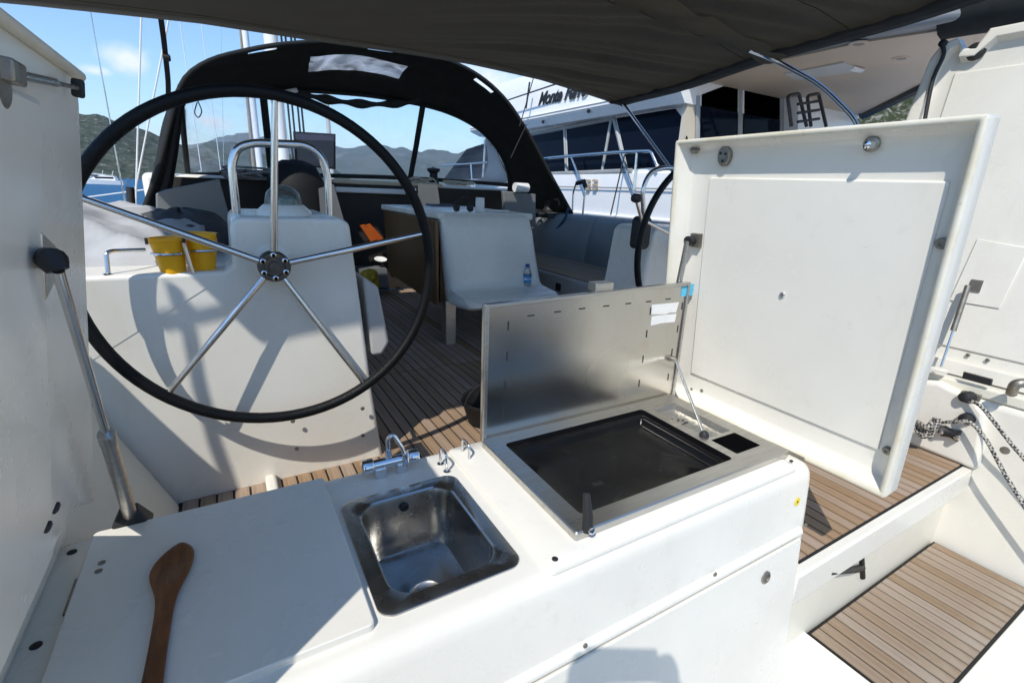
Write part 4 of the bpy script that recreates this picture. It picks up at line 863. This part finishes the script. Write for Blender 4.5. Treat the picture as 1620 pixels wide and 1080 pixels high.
# sheet winch, clutch bank and sheet tails by the starboard foot of the sprayhood
wv = PX(868, 338, 3.08)
wi = thing('sheet_winch', 'black sheet winch at the starboard foot of the sprayhood', 'winch', (wv.x, wv.y, .85))
MB().lathe((wv.x, wv.y, .845), (0, 0, 1), [(.075, 0), (.075, .03), (.055, .05), (.05, .10), (.068, .115), (.068, .135), (.03, .14)], 24).build('drum', BLK, wi)
MB().tube([Vector((wv.x, wv.y, .985)), Vector((wv.x - .02, wv.y - .20, .995)), Vector((wv.x - .02, wv.y - .22, .94))], .012, 8).build('handle', DULL, wi)
tag(MB().tube(scribble(Vector((wv.x - .14, wv.y - .1, .80)), 22, .14, .14, .06, 12), .008, 7).build('sheet_tail', mat('black_rope', (.02, .022, .026), .8, bump=.5, bscale=200)), 'black sheet tail heaped below the starboard sheet winch', 'rope')
tag(MB().tube(spline([PX(a, b, 2.97) for a, b in ((899, 330), (894, 345), (886, 356), (881, 362))]), .012, 8).build('blue_tail', mat('blue_webbing', (.02, .06, .14), .7)), 'short dark blue strap hanging over the starboard coaming', 'strap')
kb = thing('clutch_bank', 'black rope clutch bank with metal cheeks beside the coachroof winch', 'rope clutch', PY(655, 302, 4.75))
c_ = PY(655, 300, 4.75)
for i in range(3):
    MB().box(-.02, .02, -.06, .06, -.05, .04, lambda x, y, z: c_ + Vector((x + (i - 1) * .05, y, z))).build('clutch', BLK, kb, bevel=.006)
    MB().lathe(c_ + Vector(((i - 1) * .05, -.062, 0)), (0, -1, 0), [(.014, 0), (.014, .006), (.006, .008)], 12).build('bolt', TUBE, kb)

# ================================================================ SPRAYHOOD
def resample(pts, n):
    pts = spline(pts, 10); d = [0]
    for a, b in zip(pts[:-1], pts[1:]): d.append(d[-1] + (b - a).length)
    out = []; j = 0
    for i in range(n + 1):
        s = d[-1] * i / n
        while j < len(d) - 2 and d[j + 1] < s: j += 1
        k = (s - d[j]) / max(d[j + 1] - d[j], 1e-9); out.append(pts[j].lerp(pts[j + 1], min(k, 1)))
    return out
NU, NV = 72, 14
Aarc = resample([PY(a, b, 4.2) for a, b in ((226, 335), (252, 262), (272, 185), (290, 128), (330, 97), (390, 80), (450, 70), (525, 66), (600, 70), (680, 86), (750, 115), (800, 158), (838, 215), (872, 278), (905, 338))], NU)
Barc = resample([PY(a, b, 5.0) for a, b in ((268, 300), (278, 240), (284, 190), (292, 160), (330, 150), (400, 144), (450, 143), (520, 146), (600, 154), (690, 172), (745, 196), (778, 224), (798, 256), (806, 290), (800, 320))], NU)
sh_ = thing('sprayhood', 'black canvas sprayhood arched over the companionway with clear windows', 'sprayhood', (1.3, 4.6, 1.0))
def hoodp(u, v):
    x = u * NU; i = min(int(x), NU - 1); f_ = x - i; a = Aarc[i].lerp(Aarc[i + 1], f_); b = Barc[i].lerp(Barc[i + 1], f_); p_ = a.lerp(b, v)
    bulge = .05 * sin(pi * v) + .012 * sin(2 * pi * (u * 5 + .3 * sin(9 * v))) * sin(pi * v) + .012 * fbm(Vector((u * 14, v * 3, 1)), 3) * sin(pi * v)
    out = (p_ - Vector((1.3, p_.y, .9))).normalized(); return p_ + out * bulge
def near(px, py):          # arch parameter at a picture column, along the hood's aft edge
    best = min(range(NU + 1), key=lambda i: (PY(px, py, 4.2) - Aarc[i]).length); return best
sky0, sky1 = near(505, 66), near(662, 82)
def is_sky(i, j): return sky0 <= i < sky1 and 5 <= j < 9
slits = [(near(x_, y_), near(x_, y_) + 3) for x_, y_ in ((392, 80), (592, 70), (762, 122))]
def is_slit(i, j): return j == 1 and any(a <= i < b for a, b in slits)
MB().grid(hoodp, NU, NV, lambda i, j: is_sky(i, j) or is_slit(i, j)).build('canopy', CANVAS, sh_, smooth=80, solid=.004)
MB().grid(hoodp, NU, NV, lambda i, j: not is_sky(i, j)).build('skylight', SKYL, sh_, smooth=80)
MB().tube([hoodp(i / NU, 0) for i in range(NU + 1)], .016, 10).build('aft_hem', CANVAS, sh_)
MB().tube([hoodp(i / NU, 1) for i in range(NU + 1)], .018, 10).build('window_frame', CANVAS, sh_)
Carc = resample([PY(a, b, 5.45) for a, b in ((272, 284), (292, 278), (330, 276), (410, 276), (520, 278), (600, 280), (645, 282), (700, 285), (760, 289), (815, 294))], NU)
def winp(u, v):
    x = u * NU; i = min(int(x), NU - 1); f_ = x - i; b = Barc[i].lerp(Barc[i + 1], f_)
    k = 4 + int(0); lo_, hi_ = 0, 1
    # foot of the pane under the same column of the arch
    j = min(max((b.x - Barc[3].x) / (Barc[-2].x - Barc[3].x), 0), 1); y_ = j * NU; q = min(int(y_), NU - 1); c_ = Carc[q].lerp(Carc[q + 1], y_ - q)
    return b.lerp(c_, v)
def ub(px, py): return min(range(NU + 1), key=lambda i: (PY(px, py, 5.0) - Barc[i]).length)
cuts = [ub(287, 165), ub(417, 144), ub(672, 168), NU - 5]
for (a, b), m_ in zip(zip(cuts[:-1], cuts[1:]), (VINYLH, VINYL, VINYL)):
    MB().grid(lambda u, v: winp((a + (b - a) * u) / NU, v), b - a, 8).build('window_pane', m_, sh_, smooth=80)
for c_ in cuts:
    w0, w1 = winp(c_ / NU, 0), winp(c_ / NU, 1)
    if c_ == cuts[2]: w1 = PY(648, 288, 5.43)
    MB().tube([w0, w0.lerp(w1, .5) + Vector((0, -.01, 0)), w1], .030 if c_ in cuts[1:3] else .022, 8).build('window_post', CANVAS, sh_)
MB().tube([winp((cuts[0] + (cuts[-1] - cuts[0]) * k / 30) / NU, 1) for k in range(31)], .022, 8).build('window_foot', CANVAS, sh_)
# side flaps that reach down to the coamings, rolled flap under the roof
MB().grid(lambda u, v: hoodp(0, v).lerp(Vector((hoodp(0, v).x - .02, hoodp(0, v).y, .72)), u), 3, 6).build('side_flap', CANVAS, sh_, solid=.004)
MB().grid(lambda u, v: hoodp(1, v).lerp(Vector((hoodp(1, v).x + .01, hoodp(1, v).y, .80)), u), 3, 6).build('side_flap', CANVAS, sh_, solid=.004)
rolled = spline([PY(a, b, 4.95) for a, b in ((430, 150), (470, 148), (520, 158), (580, 165), (640, 163), (668, 158))], 8)
MB().tube(rolled, [.03 + .012 * sin(i * .9) for i in range(len(rolled))], 10).build('rolled_flap', CANVAS, sh_)
MB().tube([PY(430, 150, 4.92), PY(470, 143, 4.92)], .02, 8).build('flap_strap', PAPER, sh_)
MB().tube(spline([PY(a, b, 4.25) for a, b in ((283, 160), (272, 230), (262, 290), (250, 318))]), .02, 8).build('loose_strap', WEB, sh_)
MB().tube(spline([PY(a, b, 4.9) for a, b in ((312, 162), (308, 178), (314, 186), (319, 176), (313, 160))]), .004, 6).build('hanging_loop', WEB, sh_)
for s_, pa, pb in ((0, (845, 120), (822, 200)), (1, (833, 197), (808, 250))): MB().tube([PY(*pa, 4.15), PY(*pb, 4.15)], .005, 6).build('edge_cord', BLK, sh_)

# ================================================================ BIMINI
bi = thing('bimini', 'dark olive canvas bimini awning stretched overhead on stainless bows', 'awning', (1.0, 2.1, 1.9))
zx = [(-.95, 1.755), (-.70, 1.78), (0, 1.825), (.574, 1.835), (1.1, 1.852), (1.53, 1.86), (2.1, 1.845), (2.6, 1.80), (2.95, 1.762)]
def zf(x):
    x = min(max(x / K_, zx[0][0]), zx[-1][0])
    for (a, za), (b, zb) in zip(zx[:-1], zx[1:]):
        if x <= b: k = (x - a) / (b - a); return C + (za + (zb - za) * k - C) * K_
K_ = 3.75 / 3.30
BX0, BX1, BY0, BY1 = -.95, 2.93 * K_, .85, 3.75
def bim(u, v):
    x = BX0 + (BX1 - BX0) * u; y = BY0 + (BY1 - BY0) * v; s = max(0, (x - .9) / 2.4)
    edge = sin(pi * u) * .0
    yy = y - (.05 * sin(pi * u) if v > .99 else 0)
    ph_ = 1.15 * y + .55 * x + .10 * sin(2.2 * x + 1.3 * y) + .05 * fbm(Vector((x * 1.3, y * 1.3, 4)), 3)
    fold = lambda q: (1 - abs(sin(pi * q))) ** 2.2
    w = s ** .8 * (.050 * (fold(2.1 * ph_) - .3) + .028 * (fold(4.7 * ph_ + .3) - .3) + .014 * sin(2 * pi * 6.3 * ph_)) + .010 * fbm(Vector((x * 2, y * 2, 0)), 3)
    sag = -.02 * sin(pi * ((v * 2) % 1)) ** 2
    return (x, yy, zf(x) + .075 * (BY1 - y) + w * min(1, 5 * (1 - u) + .015) * min(1, 7 * min(v, 1 - v) + .02) + sag)
MB().grid(bim, 130, 96).build('canopy', OLIVE, bi, smooth=80)
def edge(u0, v0, u1, v1, n=40): return [Vector(bim(u0 + (u1 - u0) * k / n, v0 + (v1 - v0) * k / n)) for k in range(n + 1)]
POCK = mat('pocket_canvas', (.13, .112, .082), .85, spec=.1, bump=.3, bscale=40, stretch=(1, 6, 1))
HEM = mat('hem_canvas', (.19, .18, .16), .85, spec=.15, bump=.2, bscale=90)
MB().tube(edge(0, 1, 1, 1), .019, 10).build('front_hem', HEM, bi)
MB().tube(edge(0, 0, 1, 0), .016, 10).build('aft_hem', HEM, bi)
MB().tube(edge(1, 0, 1, 1), .012, 10).build('side_hem', OLIVE, bi); MB().tube(edge(0, 0, 0, 1), .012, 10).build('side_hem', OLIVE, bi)
# flap along the starboard edge and the sewn pocket over the middle bow
MB().grid(lambda u, v: Vector(bim(1 - .045 * v, u)) + Vector((0, 0, -.010 - .02 * v)), 60, 3).build('edge_band', CANVAS, bi, smooth=80, solid=.002)
vm = (2.27 - BY0) / (BY1 - BY0)
MB().grid(lambda u, v: Vector(bim(.02 + .97 * u, vm + (v - .5) * .062)) + Vector((0, 0, -.020 - .022 * sin(pi * v))), 90, 6).build('bow_pocket', POCK, bi, smooth=80)
MB().tube(edge(.05, .965, .99, .965), .002, 5).build('seam', CANVAS, bi)
for k in (.30, .52): MB().tube([p_ - Vector((0, 0, .003)) for p_ in edge(.45, k, .99, k + .02)], .0018, 5).build('seam', CANVAS, bi)
hinge = Vector((3.14, 1.35, .83))
p0 = Vector(bim(.985, vm)) - Vector((0, 0, .02)); 
MB().tube(fillet([p0 - Vector((.25, 0, -.012)), p0, PX(1300, 135, 3.40), PX(1362, 198, 3.46), PX(1362, 198, 3.46) + Vector((.04, -.12, -.62))], .12, 8), .0145, 12).build('bow_tube', TUBE, bi)
p1 = Vector(bim(.99, .985)) - Vector((0, 0, .01))
MB().tube([p1, PX(1062, 268, 3.30), PX(1062, 268, 3.30) + (PX(1062, 268, 3.30) - p1) * .8], .0135, 12).build('bow_tube', TUBE, bi)
q0 = Vector(bim(.02, .02)); MB().tube([q0 + Vector((-.28, .0, -.03)), q0, Vector(bim(.2, .005))], .013, 10).build('bow_tube', TUBE, bi)
MB().tube([Vector((-.985, .985, 2.0)), Vector((-1.005, .955, .93))], .0145, 10).build('bow_tube', TUBE, bi)
q1 = Vector(bim(.02, .985)); MB().tube([q1, q1 + Vector((-.12, -.9, -.95))], .0135, 10).build('bow_tube', TUBE, bi)
sa, sb_ = PY(254, 26, 3.76), PY(266, 165, 4.15); sm = PY(262, 90, 3.9)
MB().rings([[c_ + Vector((dx, 0, 0)) + Vector((0, dy, 0)) for dx, dy in ((-.014, -.002), (.014, -.002), (.014, .002), (-.014, .002))] for c_ in spline([sa, PY(259, 62, 3.82), sm, PY(266, 130, 4.0), sb_], 4)], True, True).build('front_strap', WEB, bi)
MB().lathe(PY(264, 92, 3.9) - Vector((.02, .01, 0)), (1, 0, 0), [(.012, 0), (.020, .004), (.020, .034), (.012, .04)], 10).build('strap_buckle', BLK, bi)
MB().lathe(PY(255, 30, 3.76) - Vector((0, .006, 0)), (0, -1, 0), [(.010, 0), (.010, .006), (.005, .006)], 12).build('strap_ring', TUBE, bi)

# guard rail stanchion on the starboard side deck
gs_ = thing('guard_rail_hoop', 'small stainless rail hoop with black padding on the starboard side deck', 'rail', PX(915, 345, 3.2))
MB().tube(fillet([PX(a, b, 3.2) for a, b in ((905, 350), (907, 305), (912, 288), (922, 284), (926, 300), (921, 348))], .03, 5), .010, 10).build('hoop', TUBE, gs_)
MB().tube([PX(913, 290, 3.19), PX(924, 287, 3.19), PX(926, 296, 3.19)], .024, 10).build('padding', BLK, gs_)
MB().tube([PX(927, 340, 3.2), PX(1000, 352, 3.2)], .006, 6).build('lifeline', TUBE, gs_)

# ================================================================ NEIGHBOURING MOTOR YACHT
YX = 5.6
my = thing('motor_yacht', 'large white motor yacht moored alongside, dark windows and Monte Ferro name on flybridge', 'motor yacht', (7.8, 6, SEA))
def outline(i, dy=0): return [(YX + i, -.8), (YX + i, 9.2), (YX + .35 + i, 12), (6.9 + i * .4, 14.6), (7.8, 15.8 + dy), (8.7 - i * .4, 14.6), (9.65 - i, 12), (10 - i, 9.2), (10 - i, -.8)]
MB().rings([[Vector((x, y, z)) for x, y in outline(i, d)] for i, d, z in ((.35, -1.2, SEA - .2), (.12, -.5, .0), (.02, 0, .62), (.0, .1, .66), (.0, .1, .74), (.05, .1, .76), (.03, .2, 1.12), (.06, .2, 1.40))], False, True).build('hull', WHITEP, my, smooth=30)
MB().tube([Vector((YX - .01, -.8, .70)), Vector((YX - .01, 9.2, .70)), Vector((YX + .34, 12, .70))], .035, 8).build('rub_rail', GREYV, my)
MB().rings([[Vector((x0_, y, z)) for x0_, y, z in ((YX + .10, ya, 1.39), (YX + .22, ya, 2.30), (9.8, ya, 2.30), (9.9, ya, 1.39))] for ya in (5.2, 10.9)] , True, True).build('deckhouse', WHITEP, my)
ws = MB(); ws.add([(YX + .12, 10.9, 1.39), (YX + .24, 10.9, 2.30), (9.8, 10.9, 2.30), (9.88, 10.9, 1.39), (6.4, 13.2, 1.40), (9.2, 13.2, 1.40)], [(0, 1, 4), (1, 2, 5, 4), (2, 3, 5), (0, 4, 5, 3), (0, 3, 2, 1)]); ws.build('raked_windscreen', NAVY, my, smooth=0)
def side(y, z, d=0): return Vector((YX + .10 + (z - 1.39) * .13 - d, y, z))
def spanel(name, m, pix, d0, d1, **k):
    q = []
    for a, b in pix:
        n_ = Vector((1, 0, -.13)); v = PP(a, b, (YX + .10 - d1, 0, 1.39), n_); q.append((v.y, v.z))
    return MB().rings([[side(y, z, d0) for y, z in q], [side(y, z, d1) for y, z in q]], True, True).build(name, m, my, **k)
spanel('side_window', NAVY, ((700, 286), (738, 236), (770, 226), (890, 205), (893, 271), (870, 274), (800, 280)), -.01, .010)
spanel('side_window', NAVY, ((896, 203), (969, 190), (988, 268), (899, 271)), -.01, .010)
spanel('side_window', NAVY, ((975, 187), (1068, 172), (1078, 185), (1092, 240), (1070, 262), (994, 268)), -.01, .010)
for pa, pb in (((893, 204), (896, 272)), ((971, 188), (991, 270)), ((967, 190), (953, 270)), ((768, 222), (764, 282))):
    n_ = Vector((1, 0, -.13)); a_, b_ = (PP(*q_, (YX + .085, 0, 1.39), n_) for q_ in (pa, pb)); MB().tube([a_, b_], .030, 6).build('window_bar', GREYV if pa[0] > 800 else WHITEP, my)
n_ = Vector((1, 0, -.13)); MB().tube([PP(*q_, (YX + .085, 0, 1.39), n_) for q_ in ((835, 214), (972, 187))], .035, 6).build('window_head', GREYV, my)
MB().tube([PP(*q_, (YX + .085, 0, 1.39), n_) for q_ in ((872, 275), (1000, 270))], .035, 6).build('window_sill', GREYV, my)
# flybridge and its overhang
MB().rings([[Vector((YX - .08 + i, y0_, z)), Vector((10.1 - i, y0_, z)), Vector((10.1 - i, y1_, z)), Vector((YX - .08 + i, y1_, z))] for i, y0_, y1_, z in ((.10, 5.1, 11.4, 2.30), (.0, 5.1, 11.7, 2.42), (.0, 5.1, 11.8, 2.50), (.04, 5.1, 11.8, 2.51), (.06, 5.1, 11.6, 3.00), (.20, 5.1, 10.6, 3.35))], True, True).build('flybridge', WHITEP, my, smooth=20)
for z in (2.44, 2.49): MB().tube([Vector((YX - .085, 5.1, z)), Vector((YX - .085, 11.7, z))], .008, 6).build('groove_trim', GREYV, my)
for px, py in ((860, 193), (932, 176)): v = PX(px, py, YX - .08); MB().lathe(v, (-1, 0, 0), [(.03, 0), (.03, .03), (.015, .035)], 12).build('light_fitting', BLK, my)
MB().prism([(YX - .05, 5.1), (YX - .05, 3.0), (YX + .05, 2.3), (YX + .5, 1.75), (6.9, 1.45), (7.5, 1.7), (7.9, 2.6), (8.2, 3.35), (10.1, 4.95), (10.1, 5.1)], lambda a, b, d: Vector((a, b, 2.62 + d)), 0, .20).build('overhang', mat('overhang_grey', (.22, .23, .24), .5), my, bevel=.05)
MB().prism([(YX + .10, 5.1), (YX + .10, 3.0), (YX + .25, 2.4), (YX + .7, 1.95), (6.9, 1.65), (7.35, 1.85), (7.75, 2.7), (8.05, 3.40), (9.9, 4.95), (9.9, 5.1)], lambda a, b, d: Vector((a, b, 2.600 + d)), 0, .03).build('soffit', SOFFIT, my)
for px, py in ((1358, 69), (1425, 92), (1300, 60)):
    v = PZ(px, py, 2.6); MB().lathe(v + Vector((0, 0, .004)), (0, 0, -1), [(.085, 0), (.080, .012), (.055, .014), (.050, .006), (.01, .004)], 22).build('downlight', SOFFIT, my); MB().lathe(v + Vector((0, 0, .002)), (0, 0, -1), [(.045, 0), (.045, .010)], 18).build('downlight_lens', DULL, my)
q = [PZ(a, b, 2.595) for a, b in ((1240, 116), (1335, 98), (1366, 110), (1262, 126))]
MB().rings([[v + Vector((0, 0, dz)) for v in q] for dz in (-.012, .01)], True, True).build('roof_hatch', GREYL, my)
q = [PZ(a, b, 2.58) for a, b in ((1345, 112), (1352, 106), (1368, 111), (1362, 115))]
MB().rings([[v + Vector((0, 0, dz)) for v in q] for dz in (-.004, .006)], True, True).build('hatch_light', WHITEP, my)
MB().box(YX + .1, 9.9, 5.12, 5.199, 1.0, 2.62).build('aft_bulkhead', mat('cream_bulkhead', (.60, .54, .43), .5, var=(.54, .48, .38), scale=1), my)
MB().box(YX + .05, 9.95, -.8, 5.19, 1.02, 1.06).build('aft_deck', WHITEP, my)
def aft(name, m, pix, dep=.02, y=5.12):
    q = [PY(a, b, y) for a, b in pix]; return MB().rings([[Vector((v.x, y - e, v.z)) for v in q] for e in (0, dep)], True, True).build(name, m, my)
aft('glass_door', NAVY, ((1108, 150), (1166, 128), (1164, 300), (1106, 300))); aft('glass_door', NAVY, ((1176, 126), (1233, 116), (1234, 300), (1174, 300)))
for pa, pb in (((1104, 152), (1102, 300)), ((1171, 126), (1169, 300)), ((1236, 116), (1236, 300))): MB().tube([PY(*pa, 5.10), PY(*pb, 5.10)], .035, 6).build('door_frame', GREYV, my)
aft('side_locker', WHITEP, ((1238, 122), (1264, 116), (1278, 122), (1270, 300), (1238, 300)), .25, 5.1)
aft('locker_window', NAVY, ((1241, 130), (1275, 121), (1271, 146), (1241, 140)), .012, 4.848)
# far cockpit side and helm ladder
MB().box(9.75, 9.95, 1.6, 5.1, 1.05, 1.9).build('cockpit_side', WHITEP, my, bevel=.05); MB().tube([Vector((7.42, 1.75, 2.60)), Vector((7.85, 2.65, 2.60)), Vector((8.15, 3.38, 2.60)), Vector((10.05, 5.0, 2.60))], .075, 8).build('far_beam', BLK, my)
for x_ in (1252, 1283):
    MB().tube(fillet([PY(x_, 200, 4.2), PY(x_ - 6, 152, 4.2), PY(x_ + 12, 148, 4.2), PY(x_ + 24, 200, 4.2)], .05, 4), .022, 8).build('ladder_rail', BLK, my)
for k in range(3): MB().tube([PY(1262, 165 + 14 * k, 4.2), PY(1296, 160 + 14 * k, 4.2)], .018, 6).build('ladder_rung', BLK, my)
MB().tube(fillet([PX(a, b, YX - .02) for a, b in ((868, 250), (900, 247), (975, 241), (1030, 239), (1040, 262))], .06, 4), .028, 10).build('hand_rail', TUBE, my)
for pa, pb in (((903, 246), (925, 303)), ((981, 241), (1003, 305)), ((745, 258), (748, 300)), ((1008, 240), (1003, 300))): MB().tube([PX(*pa, YX - .02), PX(*pb, YX - .02)], .022, 8).build('rail_post', TUBE, my)
MB().tube([PX(700, 262, YX - .02), PX(868, 250, YX - .02)], .022, 8).build('hand_rail', TUBE, my)
for r_ in range(3):
    for c_ in range(2): v = PX(930 + 11 * c_, 286 + 6.5 * r_, YX); MB().box(-.02, .03, -.045, .045, -.018, .018, lambda x, y, z: Vector((v.x + x, v.y + y, v.z + z))).build('vent_slot', mat('vent_tan', (.42, .33, .22), .6) if not (r_ or c_) else bpy.data.materials['vent_tan'], my)
MB().tube([PX(966, 340, YX - .3), PX(988, 245, YX - .05)], .012, 6).build('mooring_line', BLK, my)
MB().tube([Vector((YX - .005, -.8, 1.18)), Vector((YX - .005, 9.2, 1.18))], .010, 6).build('hull_groove', GREYV, my)
rl_a = PX(1500, 8, YX + .2)
MB().tube(spline([PX(a, b, YX + .3) for a, b in ((1380, 36), (1420, 20), (1470, 8), (1560, -2), (1680, -14))], 6), .16, 12).build('rolled_cover', CANVAS, my)
MB().tube(spline([PX(a, b, YX + .28) for a, b in ((1500, 24), (1560, 12), (1640, 0), (1700, -6))], 6), .20, 12).build('rolled_cover', CANVAS, my)
# name in slanted script on the flybridge side
cu = bpy.data.curves.new('name_lettering', 'FONT'); cu.body = 'Monte Ferro'; cu.size = .315; cu.shear = .45; cu.offset = .010; cu.extrude = .002; cu.space_character = .93; cu.space_word = 1.3
to = bpy.data.objects.new('tmp', cu); col.objects.link(to); dg = bpy.context.evaluated_depsgraph_get(); me = bpy.data.meshes.new_from_object(to.evaluated_get(dg)); bpy.data.objects.remove(to)
no = bpy.data.objects.new('name_lettering', me); col.objects.link(no); me.materials.clear(); me.materials.append(BLK)
v = PX(851, 167, YX - .036); no.parent = my; no.matrix_parent_inverse = Matrix.Translation(-Vector(my.location))
no.matrix_world = Matrix(((0, .04, -1, YX - .038), (-1, 0, 0, v.y), (0, 1, 0, v.z), (0, 0, 0, 1)))
MB().tube([PX(838, 130, YX - .2), PX(832, 172, YX - .2)], .02, 6).build('fly_stay', BLK, my)
MB().tube([PX(805, 158, YX - .2), PX(880, 133, YX - .2)], .014, 6).build('fly_stay', BLK, my)

# ================================================================ HAZE over the bay
hm = bpy.data.materials.new('sea_haze'); hm.use_nodes = True; t = hm.node_tree; t.nodes.clear()
o_ = t.nodes.new('ShaderNodeOutputMaterial'); pv = t.nodes.new('ShaderNodeVolumePrincipled'); pv.inputs['Color'].default_value = (.74, .86, 1, 1); pv.inputs['Density'].default_value = 1.2e-4; pv.inputs['Anisotropy'].default_value = .3
t.links.new(pv.outputs[0], o_.inputs['Volume'])
tag(MB().box(-8100, 8100, -8100, 8100, SEA - 3, 470).build('haze', hm, smooth=0), kind='stuff')

# ================================================================ the photographer, standing on the swim platform
ph = thing('person', 'person in dark top and shorts holding up a phone, shadow falling on the locker door', 'person', (-.06, -.46, -.45))
VW, RT, UPV = M.col[2].copy(), M.col[0].copy(), -M.col[1]
SKIN = mat('skin', (.42, .25, .17), .5, var=(.38, .21, .14), scale=20); SHIRT = mat('dark_shirt', (.05, .055, .07), .8); HAIR = mat('dark_hair', (.02, .014, .01), .6)
def skin(name, m, nodes, links, parent, lv=2):
    me = bpy.data.meshes.new(name); me.from_pydata([n_[0] for n_ in nodes], links, []); me.materials.append(m)
    o = bpy.data.objects.new(name, me); col.objects.link(o); k = o.modifiers.new('skin', 'SKIN'); k.use_smooth_shade = True
    for i, n_ in enumerate(nodes): me.skin_vertices[0].data[i].radius = (n_[1], n_[1] if len(n_) < 3 else n_[2])
    me.skin_vertices[0].data[0].use_root = True
    s = o.modifiers.new('sub', 'SUBSURF'); s.levels = s.render_levels = lv
    return adopt(o, parent) if parent else o
pc0 = EYE - VW * .016                                             # the phone, just behind the lens
hl, hr = pc0 - RT * .098 - VW * .022, pc0 + RT * .104 - VW * .022
wl_, wr_ = hl - UPV * .075 - VW * .05 - RT * .012, hr - UPV * .075 - VW * .05 + RT * .012
N_ = [((-.10, -.50, .46), .125, .10), ((-.10, -.50, .66), .115, .09), ((-.09, -.47, .84), .135, .10), ((-.085, -.45, .98), .07, .07), ((-.08, -.43, 1.05), .052), ((-.075, -.41, 1.12), .068), ((-.07, -.40, 1.19), .078, .088), ((-.07, -.40, 1.26), .055, .06),
      ((-.27, -.45, .93), .058), ((-.33, -.28, .74), .042), (tuple(wl_), .027), ((.10, -.45, .93), .058), ((.20, -.33, .74), .042), (tuple(wr_), .027),
      ((-.19, -.50, .40), .085), ((-.20, -.47, .0), .058), ((-.20, -.50, -.38), .038), ((-.20, -.40, -.42), .034), ((-.01, -.50, .40), .085), ((.0, -.47, .0), .058), ((.0, -.50, -.38), .038), ((.0, -.40, -.42), .034)]
E_ = [(0, 1), (1, 2), (2, 3), (3, 4), (4, 5), (5, 6), (6, 7), (2, 8), (8, 9), (9, 10), (2, 11), (11, 12), (12, 13), (0, 14), (14, 15), (15, 16), (16, 17), (0, 18), (18, 19), (19, 20), (20, 21)]
skin('body', SKIN, N_, E_, ph)
skin('shirt', SHIRT, [((-.10, -.50, .50), .135, .11), ((-.10, -.50, .66), .128, .102), ((-.09, -.47, .84), .147, .112), ((-.085, -.45, .96), .082, .08), ((-.27, -.45, .93), .070), ((-.305, -.36, .835), .058), ((.10, -.45, .93), .070), ((.155, -.385, .835), .058)], [(0, 1), (1, 2), (2, 3), (2, 4), (4, 5), (2, 6), (6, 7)], ph)
skin('shorts', SHIRT, [((-.10, -.50, .46), .137, .112), ((-.10, -.50, .56), .13, .105), ((-.19, -.50, .40), .10), ((-.20, -.48, .12), .085), ((-.01, -.50, .40), .10), ((.0, -.48, .12), .085)], [(0, 1), (0, 2), (2, 3), (0, 4), (4, 5)], ph)
def cap(u, v): a = 2 * pi * u; b = pi * .55 * v; return Vector((-.07 + .092 * cos(a) * sin(b), -.415 + .102 * sin(a) * sin(b), 1.225 + .095 * cos(b)))
MB().grid(cap, 24, 10).build('hair', HAIR, ph, smooth=80, solid=.006)
def hand(c_, w, side):
    nodes = [(tuple(w), .024), (tuple(w.lerp(c_, .55)), .030, .018), (tuple(c_), .028, .016)]; links = [(0, 1), (1, 2)]
    for k in range(4):                                             # fingers run up behind the phone and curl towards its edge
        b = c_ + UPV * (.012 + .016 * k - .02) - VW * .006; e = b - RT * side * .030 - VW * .012; f_ = e - RT * side * .024 + VW * .006; i = len(nodes)
        nodes += [(tuple(b), .009), (tuple(e), .0085), (tuple(f_), .007)]; links += [(2, i), (i, i + 1), (i + 1, i + 2)]
    b = w.lerp(c_, .6) - RT * side * .012; i = len(nodes); nodes += [(tuple(b - VW * .01 + UPV * .01), .011), (tuple(b - VW * .014 + UPV * .042 - RT * side * .016), .009)]; links += [(1, i), (i, i + 1)]
    skin('hand', SKIN, nodes, links, ph)
hand(hl, wl_, -1); hand(hr, wr_, 1)
pho = thing('phone', 'dark phone held up sideways in both hands by the photographer', 'phone', pc0)
MB().box(-.078, .078, -.038, .038, -.0045, .0045, lambda x, y, z: pc0 + RT * x + UPV * y + VW * z).build('case', BLK, pho, bevel=.004)
MB().box(-.072, .072, -.034, .034, -.0052, -.0044, lambda x, y, z: pc0 + RT * x + UPV * y + VW * z).build('screen', SCREEN, pho)
